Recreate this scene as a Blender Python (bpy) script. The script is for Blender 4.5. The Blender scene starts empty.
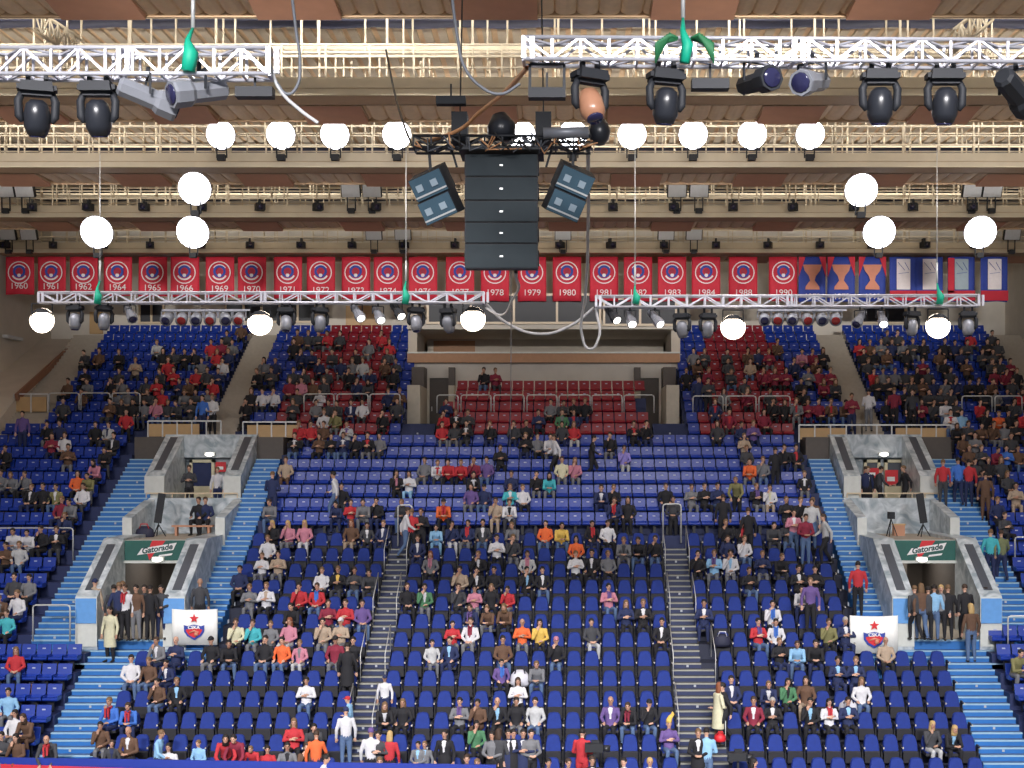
import bpy, math, random
import numpy as np
from mathutils import Vector, Matrix
random.seed(7)
PI = math.pi
S = bpy.context.scene
COL = S.collection
# ------------------------------------------------------------------ camera, world, lamps, exposure
F = 1358.0; CX = 562.0; CY = 460.0; CZ = 10.4        # focal length in pixels, level vanishing point, eye height
cd = bpy.data.cameras.new('camera'); cam = bpy.data.objects.new('camera', cd); COL.objects.link(cam)
cam.location = (0, 0, CZ); cam.rotation_euler = (PI/2, 0, 0)
cd.sensor_width = 36; cd.lens = F/1024*36; cd.shift_x = (512-CX)/1024; cd.shift_y = (CY-384)/1024
cd.clip_start = .5; cd.clip_end = 300
S.camera = cam
S.view_settings.view_transform = 'Standard'; S.view_settings.look = 'None'
S.view_settings.gamma = 1; S.view_settings.use_curve_mapping = False
S.view_settings.exposure = 0.0
w = bpy.data.worlds.new('world'); S.world = w; w.use_nodes = True
w.node_tree.nodes['Background'].inputs[0].default_value = (.80, .86, 1, 1)
w.node_tree.nodes['Background'].inputs[1].default_value = .36
def area(name, loc, target, size, power, col=(1, .98, 1), spread=180):
    l = bpy.data.lights.new(name, 'AREA'); l.shape = 'RECTANGLE'; l.size = size[0]; l.size_y = size[1]
    l.energy = power; l.color = col; l.spread = math.radians(spread)
    o = bpy.data.objects.new(name, l); COL.objects.link(o); o.location = loc
    d = Vector(target)-Vector(loc); o.rotation_euler = d.to_track_quat('-Z', 'Y').to_euler(); return o
for i, x in enumerate((-16, -6, 4, 14)):
    area('hall_flood', (x, 3, 21), (x*.9, 41, -1), (6, 1.2), 800, (1, .97, .98), 45)
    area('fascia_fill', (x, 11, 19.6), (x*1.05, 50, 22.6), (6, .8), 440, (1, .96, .92), 22)  # added fill to brighten the catwalk fronts, no fixture stands here
    area('stand_fill', (x, 36.5, 18.9), (x, 47, 6), (6, .8), 330, (1, .96, .98), 150)  # added fill, thrown down onto the stand from below the catwalks
for x in (-15, 0, 13):
    for y in (29.5, 38.5, 47, 56):
        area('roof_fill', (x, y, 20.4), (x, y+1.5, 24), (11, .6), 200, (1, .92, .80), 170)  # added fill between the catwalks, pointing up to brighten the roof deck
for x in (-13.9, 12.4):
    area('passage_lamp', (x, 48.3, 7.1), (x, 48.0, 4), (1.2, 2), 38, (1, .95, .88), 170)

def P(px, py, Y): return Vector(((px-CX)*Y/F, Y, CZ-(py-CY)*Y/F))
def XP(px, Y): return (px-CX)*Y/F
def ZP(py, Y): return CZ-(py-CY)*Y/F
# ------------------------------------------------------------------ materials
MATS = {}
def mat(name, col, rough=.6, metal=0, emit=0, var=.12, scale=6, bump=0, alpha=None):
    if name in MATS: return MATS[name]
    m = bpy.data.materials.new(name); m.use_nodes = True; nt = m.node_tree; N = nt.nodes; L = nt.links
    b = N['Principled BSDF']
    b.inputs['Roughness'].default_value = rough; b.inputs['Metallic'].default_value = metal
    if emit:
        b.inputs['Base Color'].default_value = (*col, 1); b.inputs['Emission Color'].default_value = (*col, 1); b.inputs['Emission Strength'].default_value = emit
    else:
        tc = N.new('ShaderNodeTexCoord'); no = N.new('ShaderNodeTexNoise'); no.inputs['Scale'].default_value = scale; no.inputs['Detail'].default_value = 3
        mx = N.new('ShaderNodeMix'); mx.data_type = 'RGBA'
        mx.inputs[6].default_value = (*[max(0, c*(1-var)) for c in col], 1); mx.inputs[7].default_value = (*[min(1, c*(1+var)) for c in col], 1)
        L.new(tc.outputs['Object'], no.inputs['Vector']); L.new(no.outputs['Fac'], mx.inputs[0]); L.new(mx.outputs[2], b.inputs['Base Color'])
        if bump:
            bp = N.new('ShaderNodeBump'); bp.inputs['Strength'].default_value = bump; bp.inputs['Distance'].default_value = .02
            L.new(no.outputs['Fac'], bp.inputs['Height']); L.new(bp.outputs[0], b.inputs['Normal'])
    MATS[name] = m; return m
def marble():
    m = mat('marble', (.50, .55, .58), .35); nt = m.node_tree; N = nt.nodes; L = nt.links; b = N['Principled BSDF']
    tc = N.new('ShaderNodeTexCoord'); no = N.new('ShaderNodeTexNoise'); no.inputs['Scale'].default_value = 1.6; no.inputs['Detail'].default_value = 8; no.inputs['Distortion'].default_value = 1.6
    cr = N.new('ShaderNodeValToRGB'); cr.color_ramp.elements[0].position = .35; cr.color_ramp.elements[0].color = (.26, .32, .36, 1)
    cr.color_ramp.elements[1].position = .68; cr.color_ramp.elements[1].color = (.68, .73, .76, 1)
    L.new(tc.outputs['Object'], no.inputs['Vector']); L.new(no.outputs['Fac'], cr.inputs[0]); L.new(cr.outputs[0], b.inputs['Base Color']); return m
M = dict(
 marble=marble(), stone=mat('pale_stone', (.62, .64, .60), .5), stonew=mat('white_stone', (.58, .60, .57), .5), inset=mat('dark_inset', (.07, .08, .10), .4),
 bluestair=mat('blue_riser', (.02, .15, .45), .5), nose=mat('nosing', (.30, .48, .62), .5), navystair=mat('navy_riser', (.018, .028, .085), .5), nosed=mat('pale_nosing', (.30, .30, .26), .5),
 tread=mat('tread', (.06, .12, .26), .6), treadg=mat('grey_tread', (.06, .063, .07), .7),
 dark=mat('dark_terrace', (.018, .022, .045), .7), navyterr=mat('navy_terrace', (.012, .022, .09), .6), conc=mat('beige_concrete', (.42, .37, .30), .8),
 pad=mat('blue_upholstery', (.005, .026, .21), .8, var=.2, scale=10), shell=mat('black_seat_shell', (.022, .022, .028), .55), armm=mat('armrest_black', (.02, .02, .022), .4), tip=mat('armrest_tip', (.5, .47, .42), .4),
 plast=mat('blue_plastic', (.009, .038, .30), .30, var=.15), plred=mat('red_plastic', (.24, .012, .026), .32, var=.15), plate=mat('seat_number_plate', (.42, .46, .62), .4),
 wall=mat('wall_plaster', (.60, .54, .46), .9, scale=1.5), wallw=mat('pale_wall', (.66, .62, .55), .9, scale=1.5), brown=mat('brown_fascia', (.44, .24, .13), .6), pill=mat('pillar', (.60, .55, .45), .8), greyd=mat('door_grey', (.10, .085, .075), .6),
 wood=mat('light_wood', (.55, .36, .17), .5, scale=3), wooddk=mat('brown_wood', (.50, .25, .15), .6, scale=3), door=mat('brown_door', (.30, .14, .08), .5), glassd=mat('dark_glass', (.010, .012, .02), .5),
 glassb=mat('blue_door_glass', (.03, .04, .11), .15), cream=mat('cream_frame', (.68, .62, .42), .5),
 rail=mat('rail_paint', (.62, .63, .62), .35, .3), railb=mat('beige_rail', (.62, .50, .34), .4), beam=mat('beige_steel', (.62, .54, .40), .6, scale=2), beamd=mat('beige_steel_edge', (.50, .34, .20), .6), scal=mat('scallop_sheet', (.80, .60, .40), .7),
 deck=mat('roof_deck', (.62, .55, .45), .8), deckd=mat('dark_duct', (.025, .028, .06), .6), alu=mat('aluminium_truss', (.60, .60, .66), .3, .35), black=mat('black_metal', (.012, .014, .019), .65), black2=mat('black_gloss', (.018, .02, .026), .3), spk=mat('speaker_grille', (.022, .032, .038), .8), spkb=mat('speaker_face', (.04, .09, .13), .7), cone=mat('speaker_cone', (.30, .38, .44), .4),
 lampw=mat('cold_lamp', (.93, .93, 1), emit=9), lampo=mat('warm_lamp', (1, .84, .66), emit=8), lampc=mat('small_lamp', (1, .97, .9), emit=4), silver=mat('silver_can', (.24, .25, .28), .4, .3), lensd=mat('lens_dark', (.02, .02, .06), .1), lensr=mat('lens_red', (.25, .02, .02), .2),
 green=mat('green_strap', (.0, .36, .22), .6), greenk=mat('green_foil', (.02, .16, .06), .6), cablew=mat('white_cable', (.42, .42, .43), .6), cablek=mat('black_cable', (.03, .03, .03), .5), cableo=mat('orange_cable', (.6, .30, .14), .5), cableg=mat('grey_cable', (.13, .14, .16), .6),
 red=mat('banner_red', (.55, .02, .045), .75), blue=mat('banner_blue', (.03, .06, .34), .75), bwhite=mat('banner_white', (.78, .72, .74), .75), gold=mat('trophy_orange', (.62, .25, .16), .7), bred=mat('emblem_red', (.34, .02, .05), .7),
 white=mat('white_cloth', (.82, .83, .80), .8), sgreen=mat('sign_green', (.015, .11, .09), .5), sred=mat('sign_red', (.62, .02, .03), .5), swhite=mat('sign_white', (.85, .85, .85), .5), sdk=mat('sign_dark', (.01, .06, .06), .5), barr=mat('barrier_blue', (.012, .035, .30), .5), barrr=mat('barrier_red', (.6, .03, .05), .5), wingblue=mat('wing_blue', (.12, .33, .70), .5),
 court=mat('court_floor', (.30, .27, .22), .5), flood=mat('unlit_flood_glass', (.55, .57, .60), .3), tag=mat('row_tag', (.42, .45, .5), .5),
 skin=mat('skin', (.50, .29, .20), .6, var=.05), eye=mat('eye_dark', (.03, .02, .02), .4), lip=mat('lip', (.42, .16, .13), .5), shoe=mat('shoe', (.02, .018, .016), .4), bag=mat('bag_dark', (.02, .022, .05), .7), bagw=mat('bag_white', (.6, .6, .66), .7))
# ------------------------------------------------------------------ mesh builder
class MB:
    def __init__(s): s.v = []; s.f = []; s.m = []; s.sm = []
    def add(s, vs, fs, mi=0, smooth=False):
        n = len(s.v); s.v += [tuple(v) for v in vs]; s.f += [tuple(i+n for i in f) for f in fs]; s.m += [mi]*len(fs); s.sm += [smooth]*len(fs); return s
    def box(s, x0, x1, y0, y1, z0, z1, mi=0):
        vs = [(x, y, z) for z in (z0, z1) for y in (y0, y1) for x in (x0, x1)]
        return s.add(vs, [(0, 2, 3, 1), (4, 5, 7, 6), (0, 1, 5, 4), (2, 6, 7, 3), (0, 4, 6, 2), (1, 3, 7, 5)], mi)
    def obox(s, mtx, hx, hy, hz, mi=0):
        vs = [mtx @ Vector((x, y, z)) for z in (-hz, hz) for y in (-hy, hy) for x in (-hx, hx)]
        return s.add(vs, [(0, 2, 3, 1), (4, 5, 7, 6), (0, 1, 5, 4), (2, 6, 7, 3), (0, 4, 6, 2), (1, 3, 7, 5)], mi)
    def bar(s, a, b, w, h=None, mi=0):
        a = Vector(a); b = Vector(b); d = b-a; L = d.length
        if L < 1e-6: return s
        q = d.to_track_quat('Z', 'Y').to_matrix().to_4x4(); q.translation = (a+b)/2
        return s.obox(q, w/2, (h or w)/2, L/2, mi)
    def loft(s, pts, rad, seg=8, mi=0, smooth=True, cap=True):
        pts = [Vector(p) for p in pts]; n = len(pts); vs = []; fs = []
        for i, p in enumerate(pts):
            t = (pts[min(i+1, n-1)]-pts[max(i-1, 0)]).normalized()
            ref = Vector((1, 0, 0)) if abs(t.x) < .8 else Vector((0, 1, 0))
            u = (ref-t*ref.dot(t)).normalized(); v = t.cross(u)
            r = rad[i] if isinstance(rad, (list, tuple)) else rad
            rx, ry = r if isinstance(r, (list, tuple)) else (r, r)
            for k in range(seg):
                a = 2*PI*k/seg; vs.append(p+u*rx*math.cos(a)+v*ry*math.sin(a))
        for i in range(n-1):
            for k in range(seg):
                k2 = (k+1) % seg; fs.append((i*seg+k, i*seg+k2, (i+1)*seg+k2, (i+1)*seg+k))
        if cap:
            fs.append(tuple(range(seg))[::-1]); fs.append(tuple((n-1)*seg+k for k in range(seg)))
        return s.add(vs, fs, mi, smooth)
    def ball(s, c, r, seg=10, rings=6, mi=0):
        c = Vector(c); r = r if isinstance(r, (list, tuple)) else (r, r, r)
        pts = []; vs = []; fs = []
        for i in range(1, rings):
            th = PI*i/rings
            for k in range(seg):
                a = 2*PI*k/seg; vs.append(c+Vector((r[0]*math.sin(th)*math.cos(a), r[1]*math.sin(th)*math.sin(a), -r[2]*math.cos(th))))
        b = len(vs); vs.append(c-Vector((0, 0, r[2]))); vs.append(c+Vector((0, 0, r[2])))
        for i in range(rings-2):
            for k in range(seg):
                k2 = (k+1) % seg; fs.append((i*seg+k, i*seg+k2, (i+1)*seg+k2, (i+1)*seg+k))
        for k in range(seg):
            k2 = (k+1) % seg; fs.append((b, k2, k)); fs.append((b+1, (rings-2)*seg+k, (rings-2)*seg+k2))
        return s.add(vs, fs, mi, True)
    def prism(s, poly, axis, a, b, mi=0):          # poly in the plane across 'axis'
        n = len(poly); vs = []
        for t in (a, b):
            for p in poly:
                vs.append({'x': (t, p[0], p[1]), 'y': (p[0], t, p[1]), 'z': (p[0], p[1], t)}[axis])
        fs = [tuple(range(n)), tuple(range(2*n-1, n-1, -1))]+[(i, i+n, (i+1) % n+n, (i+1) % n) for i in range(n)]
        return s.add(vs, fs, mi)
    def mesh(s, name, mats):
        me = bpy.data.meshes.new(name); me.from_pydata(s.v, [], s.f)
        for m in (mats if isinstance(mats, (list, tuple)) else [mats]): me.materials.append(m)
        if s.f:
            me.polygons.foreach_set('material_index', s.m); me.polygons.foreach_set('use_smooth', s.sm)
        me.update(); return me
    def build(s, name, mats, parent=None, loc=None, rz=0):
        return link(name, s.mesh(name, mats), parent, loc, rz)
def link(name, data, parent=None, loc=None, rz=0):
    o = bpy.data.objects.new(name, data); COL.objects.link(o)
    if parent: o.parent = parent
    if loc is not None: o.location = loc
    if rz: o.rotation_euler = (0, 0, rz)
    return o
def empty(name, loc=(0, 0, 0), rz=0): return link(name, None, None, loc, rz)
USED = {}
def tag(o, label, cat, group=None, kind=None):
    USED[label] = USED.get(label, 0)+1
    o['label'] = label; o['category'] = cat
    if group: o['group'] = group
    if kind: o['kind'] = kind
    return o
def struct(o): o['kind'] = 'structure'; return o
def copy_tree(o, parent=None):
    c = o.copy(); COL.objects.link(c)
    if parent: c.parent = parent
    for ch in o.children: copy_tree(ch, c)
    return c
ONES = 'zeroth first second third fourth fifth sixth seventh eighth ninth tenth eleventh twelfth thirteenth fourteenth fifteenth sixteenth seventeenth eighteenth nineteenth'.split()
TENS = {2: 'twent', 3: 'thirt', 4: 'fort', 5: 'fift'}
def ordn(n):
    if n < 20: return ONES[n]
    t, u = divmod(n, 10)
    return TENS[t]+'ieth' if u == 0 else TENS[t]+'y-'+ONES[u]
def tomesh(c, name):
    t = bpy.data.objects.new('tmp', c); COL.objects.link(t); bpy.context.view_layer.update()
    me = bpy.data.meshes.new_from_object(t.evaluated_get(bpy.context.evaluated_depsgraph_get())); me.name = name
    bpy.data.objects.remove(t); bpy.data.curves.remove(c); return me
def text(name, body, size, m, parent, loc, rot=(PI/2, 0, 0), ext=.004, shear=0, bold=.0, xs=1):
    c = bpy.data.curves.new(name, 'FONT'); c.body = body; c.size = size; c.align_x = 'CENTER'; c.align_y = 'CENTER'; c.extrude = ext; c.shear = shear; c.offset = bold
    c.materials.append(m); o = link(name, tomesh(c, name), parent, loc); o.rotation_euler = rot; o.scale = (xs, 1, 1); return o
# ------------------------------------------------------------------ the rake of the stand
D = .85; Y0 = 39.4
def RY(i): return Y0+D*i
def RZ(i, pl=False): return .5729*RY(i)-21.036+(.30 if pl else 0)
AXX = -.75
def mir(x): return 2*AXX-x
def aisleL(i): return (-6.32+.012*i, -5.56+.014*i)
def aisleR(i): return (3.48+.012*i, 4.36+.008*i) if i > 4 else (3.40+.015*i, 4.78)
NROW = 30
# blocks: name, rows, x-range function, plastic?, colour function, start anchor
def red_up(i, X):
    c = -9.6 if X < AXX else mir(-9.6); hw = 1.5+.09*(29-i); return abs(X-c) < hw
BLOCKS = [
 ('central block', range(-1, 12), lambda i: (aisleL(i)[1], aisleR(i)[0]), False, 3.09),
 ('left padded block', range(-1, 12), lambda i: ((-11.15 if i > 4 else -13.55), aisleL(i)[0]), False, -7.18),
 ('right padded block', range(-1, 12), lambda i: (aisleR(i)[1], (9.75 if i > 4 else 12.1)), False, 6.19),
 ('central plastic rows', range(12, 19), lambda i: (-11.15, 9.75), True, 0),
 ('central upper rows', range(19, 24), lambda i: ((-5.3+.12*(i-19), 3.75-.12*(i-19)) if i < 23 else (-4.6, 3.6)), True, 0),
 ('upper left block', range(19, 30), lambda i: (-13.4 if i > 19 else -11.1, -6.6), True, -.1),
 ('upper right block', range(19, 30), lambda i: (5.1, 11.9 if i > 19 else 9.6), True, .1),
 ('far left block', range(-1, 30), lambda i: ((-23 if i < 20 else -21.4), (-15.1 if i < 6 else -17.1 if i < 20 else -14.6)), True, 0),
 ('far right block', range(-1, 30), lambda i: (13.6 if i < 6 else 15.6 if i < 20 else 13.2, 21.4 if i < 20 else 20.2), True, 0),
]
seats = []            # dict(block,row,X,num,plastic,red)
for name, rows, fx, pl, anchor in BLOCKS:
    pitch = .48 if pl else .557
    for i in rows:
        a, b = fx(i); Y = RY(i)
        if i == 5 and name == 'far left block': b = -17.1
        dr = 0 if pl else .019*i
        anc = anchor+dr
        k0 = math.ceil((a+pitch*.40-anc)/pitch); k1 = math.floor((b-pitch*.40-anc)/pitch)
        xs = [anc+k*pitch for k in range(k0, k1+1)]
        if name in ('far right block', 'right padded block', 'upper right block'): side = 1
        n = 0
        for X in xs:
            px = CX+X*F/Y
            if px < -9 or px > 1033: continue
            n += 1
            red = (name == 'central upper rows') or (name in ('upper left block', 'upper right block') and red_up(i, X))
            seats.append(dict(block=name, row=i, X=X, num=n, pl=pl, red=red, occ=False))
ROWS = {}
for s_ in seats: ROWS.setdefault(s_['row'], []).append(s_)
# ------------------------------------------------------------------ terraces and stairs (the setting)
def terrace(name, rows, fx, pl, m):
    mb = MB()
    for i in rows:
        a, b = fx(i); z = RZ(i, pl); y0 = RY(i)-.70
        mb.box(a, b, y0, y0+D+.02, z-.75, z)
    struct(mb.build(name, m))
nb = 0
for name, rows, fx, pl, anchor in BLOCKS:
    nb += 1
    terrace('floor_'+name.replace(' ', '_'), rows, fx, pl, M['navyterr'] if pl else M['dark'])
def stairs(name, rows, fx, mr, mn, mt, pl=False, nst=3, tags=True):
    mb = MB(); tg = MB(); r = list(rows)
    for i in r:
        a, b = fx(i); z1 = RZ(i, pl); y0 = RY(i)-.70; rise = .487/nst
        for k in range(nst):
            yy = y0+D*k/nst; z = z1+rise*k
            mb.box(a, b, yy, yy+D/nst+.05, z-.5, z-.004, 0)
            mb.box(a, b, yy-.012, yy+.05, z-.045, z, 1)
            mb.add([(a, yy+.05, z), (b, yy+.05, z), (b, yy+D/nst-.012, z), (a, yy+D/nst-.012, z)], [(0, 1, 2, 3)], 2)
        if tags: tg.box((a+b)/2-.035, (a+b)/2+.035, y0-.02, y0-.012, z1-.12, z1-.05)
    o = struct(mb.build(name, [mr, mn, mt]))
    if tags: tg.build('row_number_plate', M['tag'], o)
stairs('floor_left_aisle', range(-1, 12), aisleL, M['navystair'], M['nosed'], M['treadg'])
stairs('floor_right_aisle', range(-1, 12), aisleR, M['navystair'], M['nosed'], M['treadg'])
BS = (M['bluestair'], M['nose'], M['tread'])
stairs('floor_left_outer_stairs', range(6, 18), lambda i: (-17.1, -15.62), *BS, pl=True)
stairs('floor_left_inner_stairs', range(6, 18), lambda i: (-12.12, -11.15), *BS, pl=True)
stairs('floor_left_lower_stairs', range(-1, 5), lambda i: (-15.1, -13.55), *BS)
stairs('floor_right_outer_stairs', range(6, 18), lambda i: (mir(-15.62), 15.6), *BS, pl=True)
stairs('floor_right_inner_stairs', range(6, 18), lambda i: (9.75, mir(-12.12)), *BS, pl=True)
stairs('floor_right_lower_stairs', range(-1, 5), lambda i: (12.1, 13.6), *BS)
CB = (M['conc'], M['conc'], M['conc'])
stairs('floor_upper_left_stairs', range(20, 30), lambda i: (-14.6, -13.4), *CB, pl=True, tags=False)
stairs('floor_upper_right_stairs', range(20, 30), lambda i: (11.9, 13.2), *CB, pl=True, tags=False)
stairs('floor_wall_stairs', range(20, 30), lambda i: (-23, -21.4), *CB, pl=True, tags=False)
stairs('floor_right_wall_stairs', range(20, 30), lambda i: (20.2, 21.6), *CB, pl=True, tags=False)
stairs('floor_left_door_steps', range(19, 21), lambda i: (-6.6, -5.25), M['navyterr'], M['navyterr'], M['navyterr'], pl=True)
stairs('floor_right_door_steps', range(19, 21), lambda i: (3.75, 5.1), M['navyterr'], M['navyterr'], M['navyterr'], pl=True)
# landings in front of the lower and behind the upper entrances, front walk and the court
lz = 4.63
for nm, x0, x1, xa, xb in (('left', -17.1, -11.15, -15.1, -13.55), ('right', 9.75, 15.6, 12.1, 13.6)):
    stairs('floor_%s_landing_steps' % nm, range(5, 6), (lambda i: (x0, -11.15)) if nm == 'left' else (lambda i: (9.75, x1)), *BS, tags=False)
    mb = MB(); y5 = RY(6)-.72
    mb.box(x0, x1, y5, y5+.4, 3.6, RZ(6, True)-.15, 0); mb.box(x0, x1, y5-.02, y5+.04, RZ(6, True)-.2, RZ(6, True)-.145, 1)
    struct(mb.build('floor_%s_landing' % nm, [M['bluestair'], M['nose']]))
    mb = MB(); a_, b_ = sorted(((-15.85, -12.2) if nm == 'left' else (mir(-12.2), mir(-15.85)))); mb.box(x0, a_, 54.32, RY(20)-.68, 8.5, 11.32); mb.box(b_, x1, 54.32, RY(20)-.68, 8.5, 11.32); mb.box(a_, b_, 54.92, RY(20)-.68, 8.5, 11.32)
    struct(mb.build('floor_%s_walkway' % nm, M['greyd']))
mb = MB(); mb.box(-23, 21.6, 36.2, RY(-1)-.68, 0, .45); struct(mb.build('floor_court_side', M['court']))
mb = MB(); mb.box(-24, 23, -2, 70, -.2, 0); struct(mb.build('floor', M['court']))
# body of the stand under the rows, so nothing shows through
mb = MB(); mb.prism([(38.5, 0), (66, 0), (66, 16.0), (64.7, 15.6), (60.4, 11.9), (55.0, 9.3), (46.6, 4.4), (38.5, .2)], 'x', -16.0+20, 16-20)
# ------------------------------------------------------------------ walls
YB = 66.2
mb = MB(); mb.box(-25.2, -6.5, YB, YB+.3, 8, 26); mb.box(4.9, 22, YB, YB+.3, 8, 26)
mb.box(-6.5, 4.9, YB, YB+.3, 16.3, 26); struct(mb.build('wall_back', M['wallw']))
mb = MB(); mb.box(-25.3, -24.9, 10, YB, 0, 26); struct(mb.build('wall_left', M['wall']))
mb = MB(); mb.prism([(10, 0), (YB, 0), (YB, ZP(339, 65)), (65, ZP(339, 65)), (57.3, ZP(397, 57.3)), (40, ZP(397, 57.3)-9.9), (10, 0)][:6], 'x', -24.9, -23.0); struct(mb.build('wall_left_parapet', M['wall']))
mb = MB(); mb.box(21.6, 22.0, 10, YB, 0, 26); struct(mb.build('wall_right', M['wallw']))
# top landing behind the last rows
mb = MB(); mb.box(-23, -6.5, RY(30)-.7, YB, 13, RZ(29, True)+.02); mb.box(4.9, 21.6, RY(30)-.7, YB, 13, RZ(29, True)+.02); struct(mb.build('floor_top_gallery', M['conc']))
# central niche with the balcony
YN = 60.9
mb = MB(); mb.box(-6.6, -6.05, 57.9, YN, 10.5, ZP(385, 57.9), 0); mb.box(4.45, 5.0, 57.9, YN, 10.5, ZP(385, 57.9), 0); mb.box(-6.6, -6.05, 59.6, YN-.01, ZP(385, 57.9), ZP(367, 59.6), 2); mb.box(4.45, 5.0, 59.6, YN-.01, ZP(385, 57.9), ZP(367, 59.6), 2)
z1 = ZP(363, YN)
z2 = ZP(378, YN)
mb.box(-4.85, 3.4, YN, YN+.3, 11, z2, 1)
mb.box(-6.5, -5.95, YN, YN+.3, 11, z2, 1); mb.box(4.35, 4.9, YN, YN+.3, 11, z2, 1)
mb.box(-6.5, 4.9, YN, YN+.3, ZP(378, YN), z1, 1)
mb.box(-5.05, -4.78, YN-.5, YN-.01, 11, ZP(386, YN), 0); mb.box(3.22, 3.5, YN-.5, YN-.01, 11, ZP(386, YN), 0); mb.box(-5.05, -4.78, YN-.5, YN-.01, ZP(386, YN), ZP(368, YN), 2); mb.box(3.22, 3.5, YN-.5, YN-.01, ZP(386, YN), ZP(368, YN), 2)
struct(mb.build('wall_centre', [M['pill'], M['wallw'], M['greyd']]))
for nm, a, b in (('1', -5.95, -5.05), ('2', 3.5, 4.35)):
    mb = MB(); mb.box(a, b, YN+.15, YN+.25, 11, ZP(378, YN)); o = struct(mb.build('door_'+nm, M['greyd']))
    mb = MB(); mb.box(a+.08, a+.12, YN+.1, YN+.15, 12.6, 12.8); mb.build('door_handle', M['rail'], o)
mb = MB(); mb.box(-6.9, 5.25, YN-.35, YN+.05, ZP(363, YN), ZP(354, YN), 0); mb.box(-6.9, 5.25, YN-.42, YN+.1, ZP(354, YN), ZP(352.5, YN), 1)
struct(mb.build('wall_balcony_parapet', [M['brown'], M['stone']]))
mb = MB(); mb.box(-6.5, 4.9, YN+.31, YB, z1-.2, z1, 0); mb.box(-6.5, 4.9, YB-.6, YB-.3, z1, 18, 0)
mb.box(-6.9, -6.5, YN, YB, 11, 17.2, 0); mb.box(4.9, 5.3, YN, YB, 11, 17.2, 0)
mb.box(-6.9, 5.3, YN-.4, YB, ZP(330, YN), ZP(322, YN)+.05, 1)
mb.box(-6.2, -4.2, YB-.7, YB-.6, z1, z1+1.4, 2)
struct(mb.build('wall_balcony_niche', [M['wall'], M['wallw'], M['brown']]))
# windows of the boxes behind the banners, doors on the walls
def window(n, px0, px1, py0, py1, Y=YB-.05, nm=3, m='glassd'):
    x0, x1 = XP(px0, Y), XP(px1, Y); z0, z1_ = ZP(py1, Y), ZP(py0, Y)
    g = MB(); g.box(x0, x1, Y-.06, Y, z0, z1_); o = struct(g.build('window_%d' % n, M[m]))
    f = MB(); f.box(x0-.08, x1+.08, Y-.12, Y, z0-.1, z0); f.box(x0-.08, x1+.08, Y-.12, Y, z1_, z1_+.1)
    for k in range(nm+1):
        x = x0+(x1-x0)*k/nm; f.box(x-.05, x+.05, Y-.12, Y, z0, z1_)
    f.build('window_frame', M['railb'], o)
window(1, 140, 164, 303, 322, nm=2); window(2, 226, 316, 300, 321, nm=5); window(3, 428, 600, 296, 322, Y=YN-.45, nm=4); window(4, 862, 905, 306, 322, nm=2); window(5, 604, 676, 300, 324, Y=YN-.45, nm=2)
mb = MB(); Y = YB-.05; mb.box(XP(1008, Y), XP(1021, Y), Y-.08, Y, ZP(335, Y), ZP(297, Y)); o = struct(mb.build('door_3', M['glassb'])); mb = MB(); mb.box(XP(1006.5, Y), XP(1008, Y), Y-.1, Y, ZP(335, Y), ZP(295, Y)); mb.box(XP(1006.5, Y), XP(1022.5, Y), Y-.1, Y, ZP(297, Y), ZP(295.5, Y)); mb.build('door_frame', M['stone'], o)
mb = MB(); mb.box(XP(346, Y), XP(378, Y), Y-.08, Y, ZP(336, Y), ZP(306, Y)); o = struct(mb.build('door_4', M['wood'])); mb = MB(); mb.box(XP(361, Y), XP(362, Y), Y-.1, Y-.08, ZP(336, Y), ZP(306, Y)); mb.build('door_gap', M['brown'], o)
mb = MB(); mb.box(XP(90, Y), XP(103, Y), Y-.08, Y, ZP(334, Y), ZP(312, Y)); struct(mb.build('door_5', M['wood']))
yA, yB_ = 24.9*F/(562-15), 24.9*F/(562-29.5)
mb = MB(); mb.box(-24.9, -24.83, yA, yB_, ZP(396, 62.5), ZP(363, 62.5)); o = struct(mb.build('door_6', M['door'])); mb = MB(); mb.box(-24.83, -24.78, yA+.15, yA+.22, ZP(382, 62.5), ZP(378, 62.5)); mb.build('door_handle', M['rail'], o)
mb = MB()
mb.bar((-22.9, 64.5, ZP(340, 64.5)), (-22.9, 57.0, ZP(398, 57.5)), .12, .3); o = mb.build('wall_handrail', M['door']); tag(o, 'brown sloping handrail fixed to the left side wall', 'handrail')
mb = MB(); mb.box(-24.85, -24.6, 60.3, 62.0, ZP(339, 61), ZP(336, 61)); o = mb.build('wall_lamp', M['flood']); tag(o, 'white strip lamp on the left wall above the brown door', 'lamp')
for px, py in ((711, 277), (862, 276), (1014, 277)):
    pass
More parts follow.
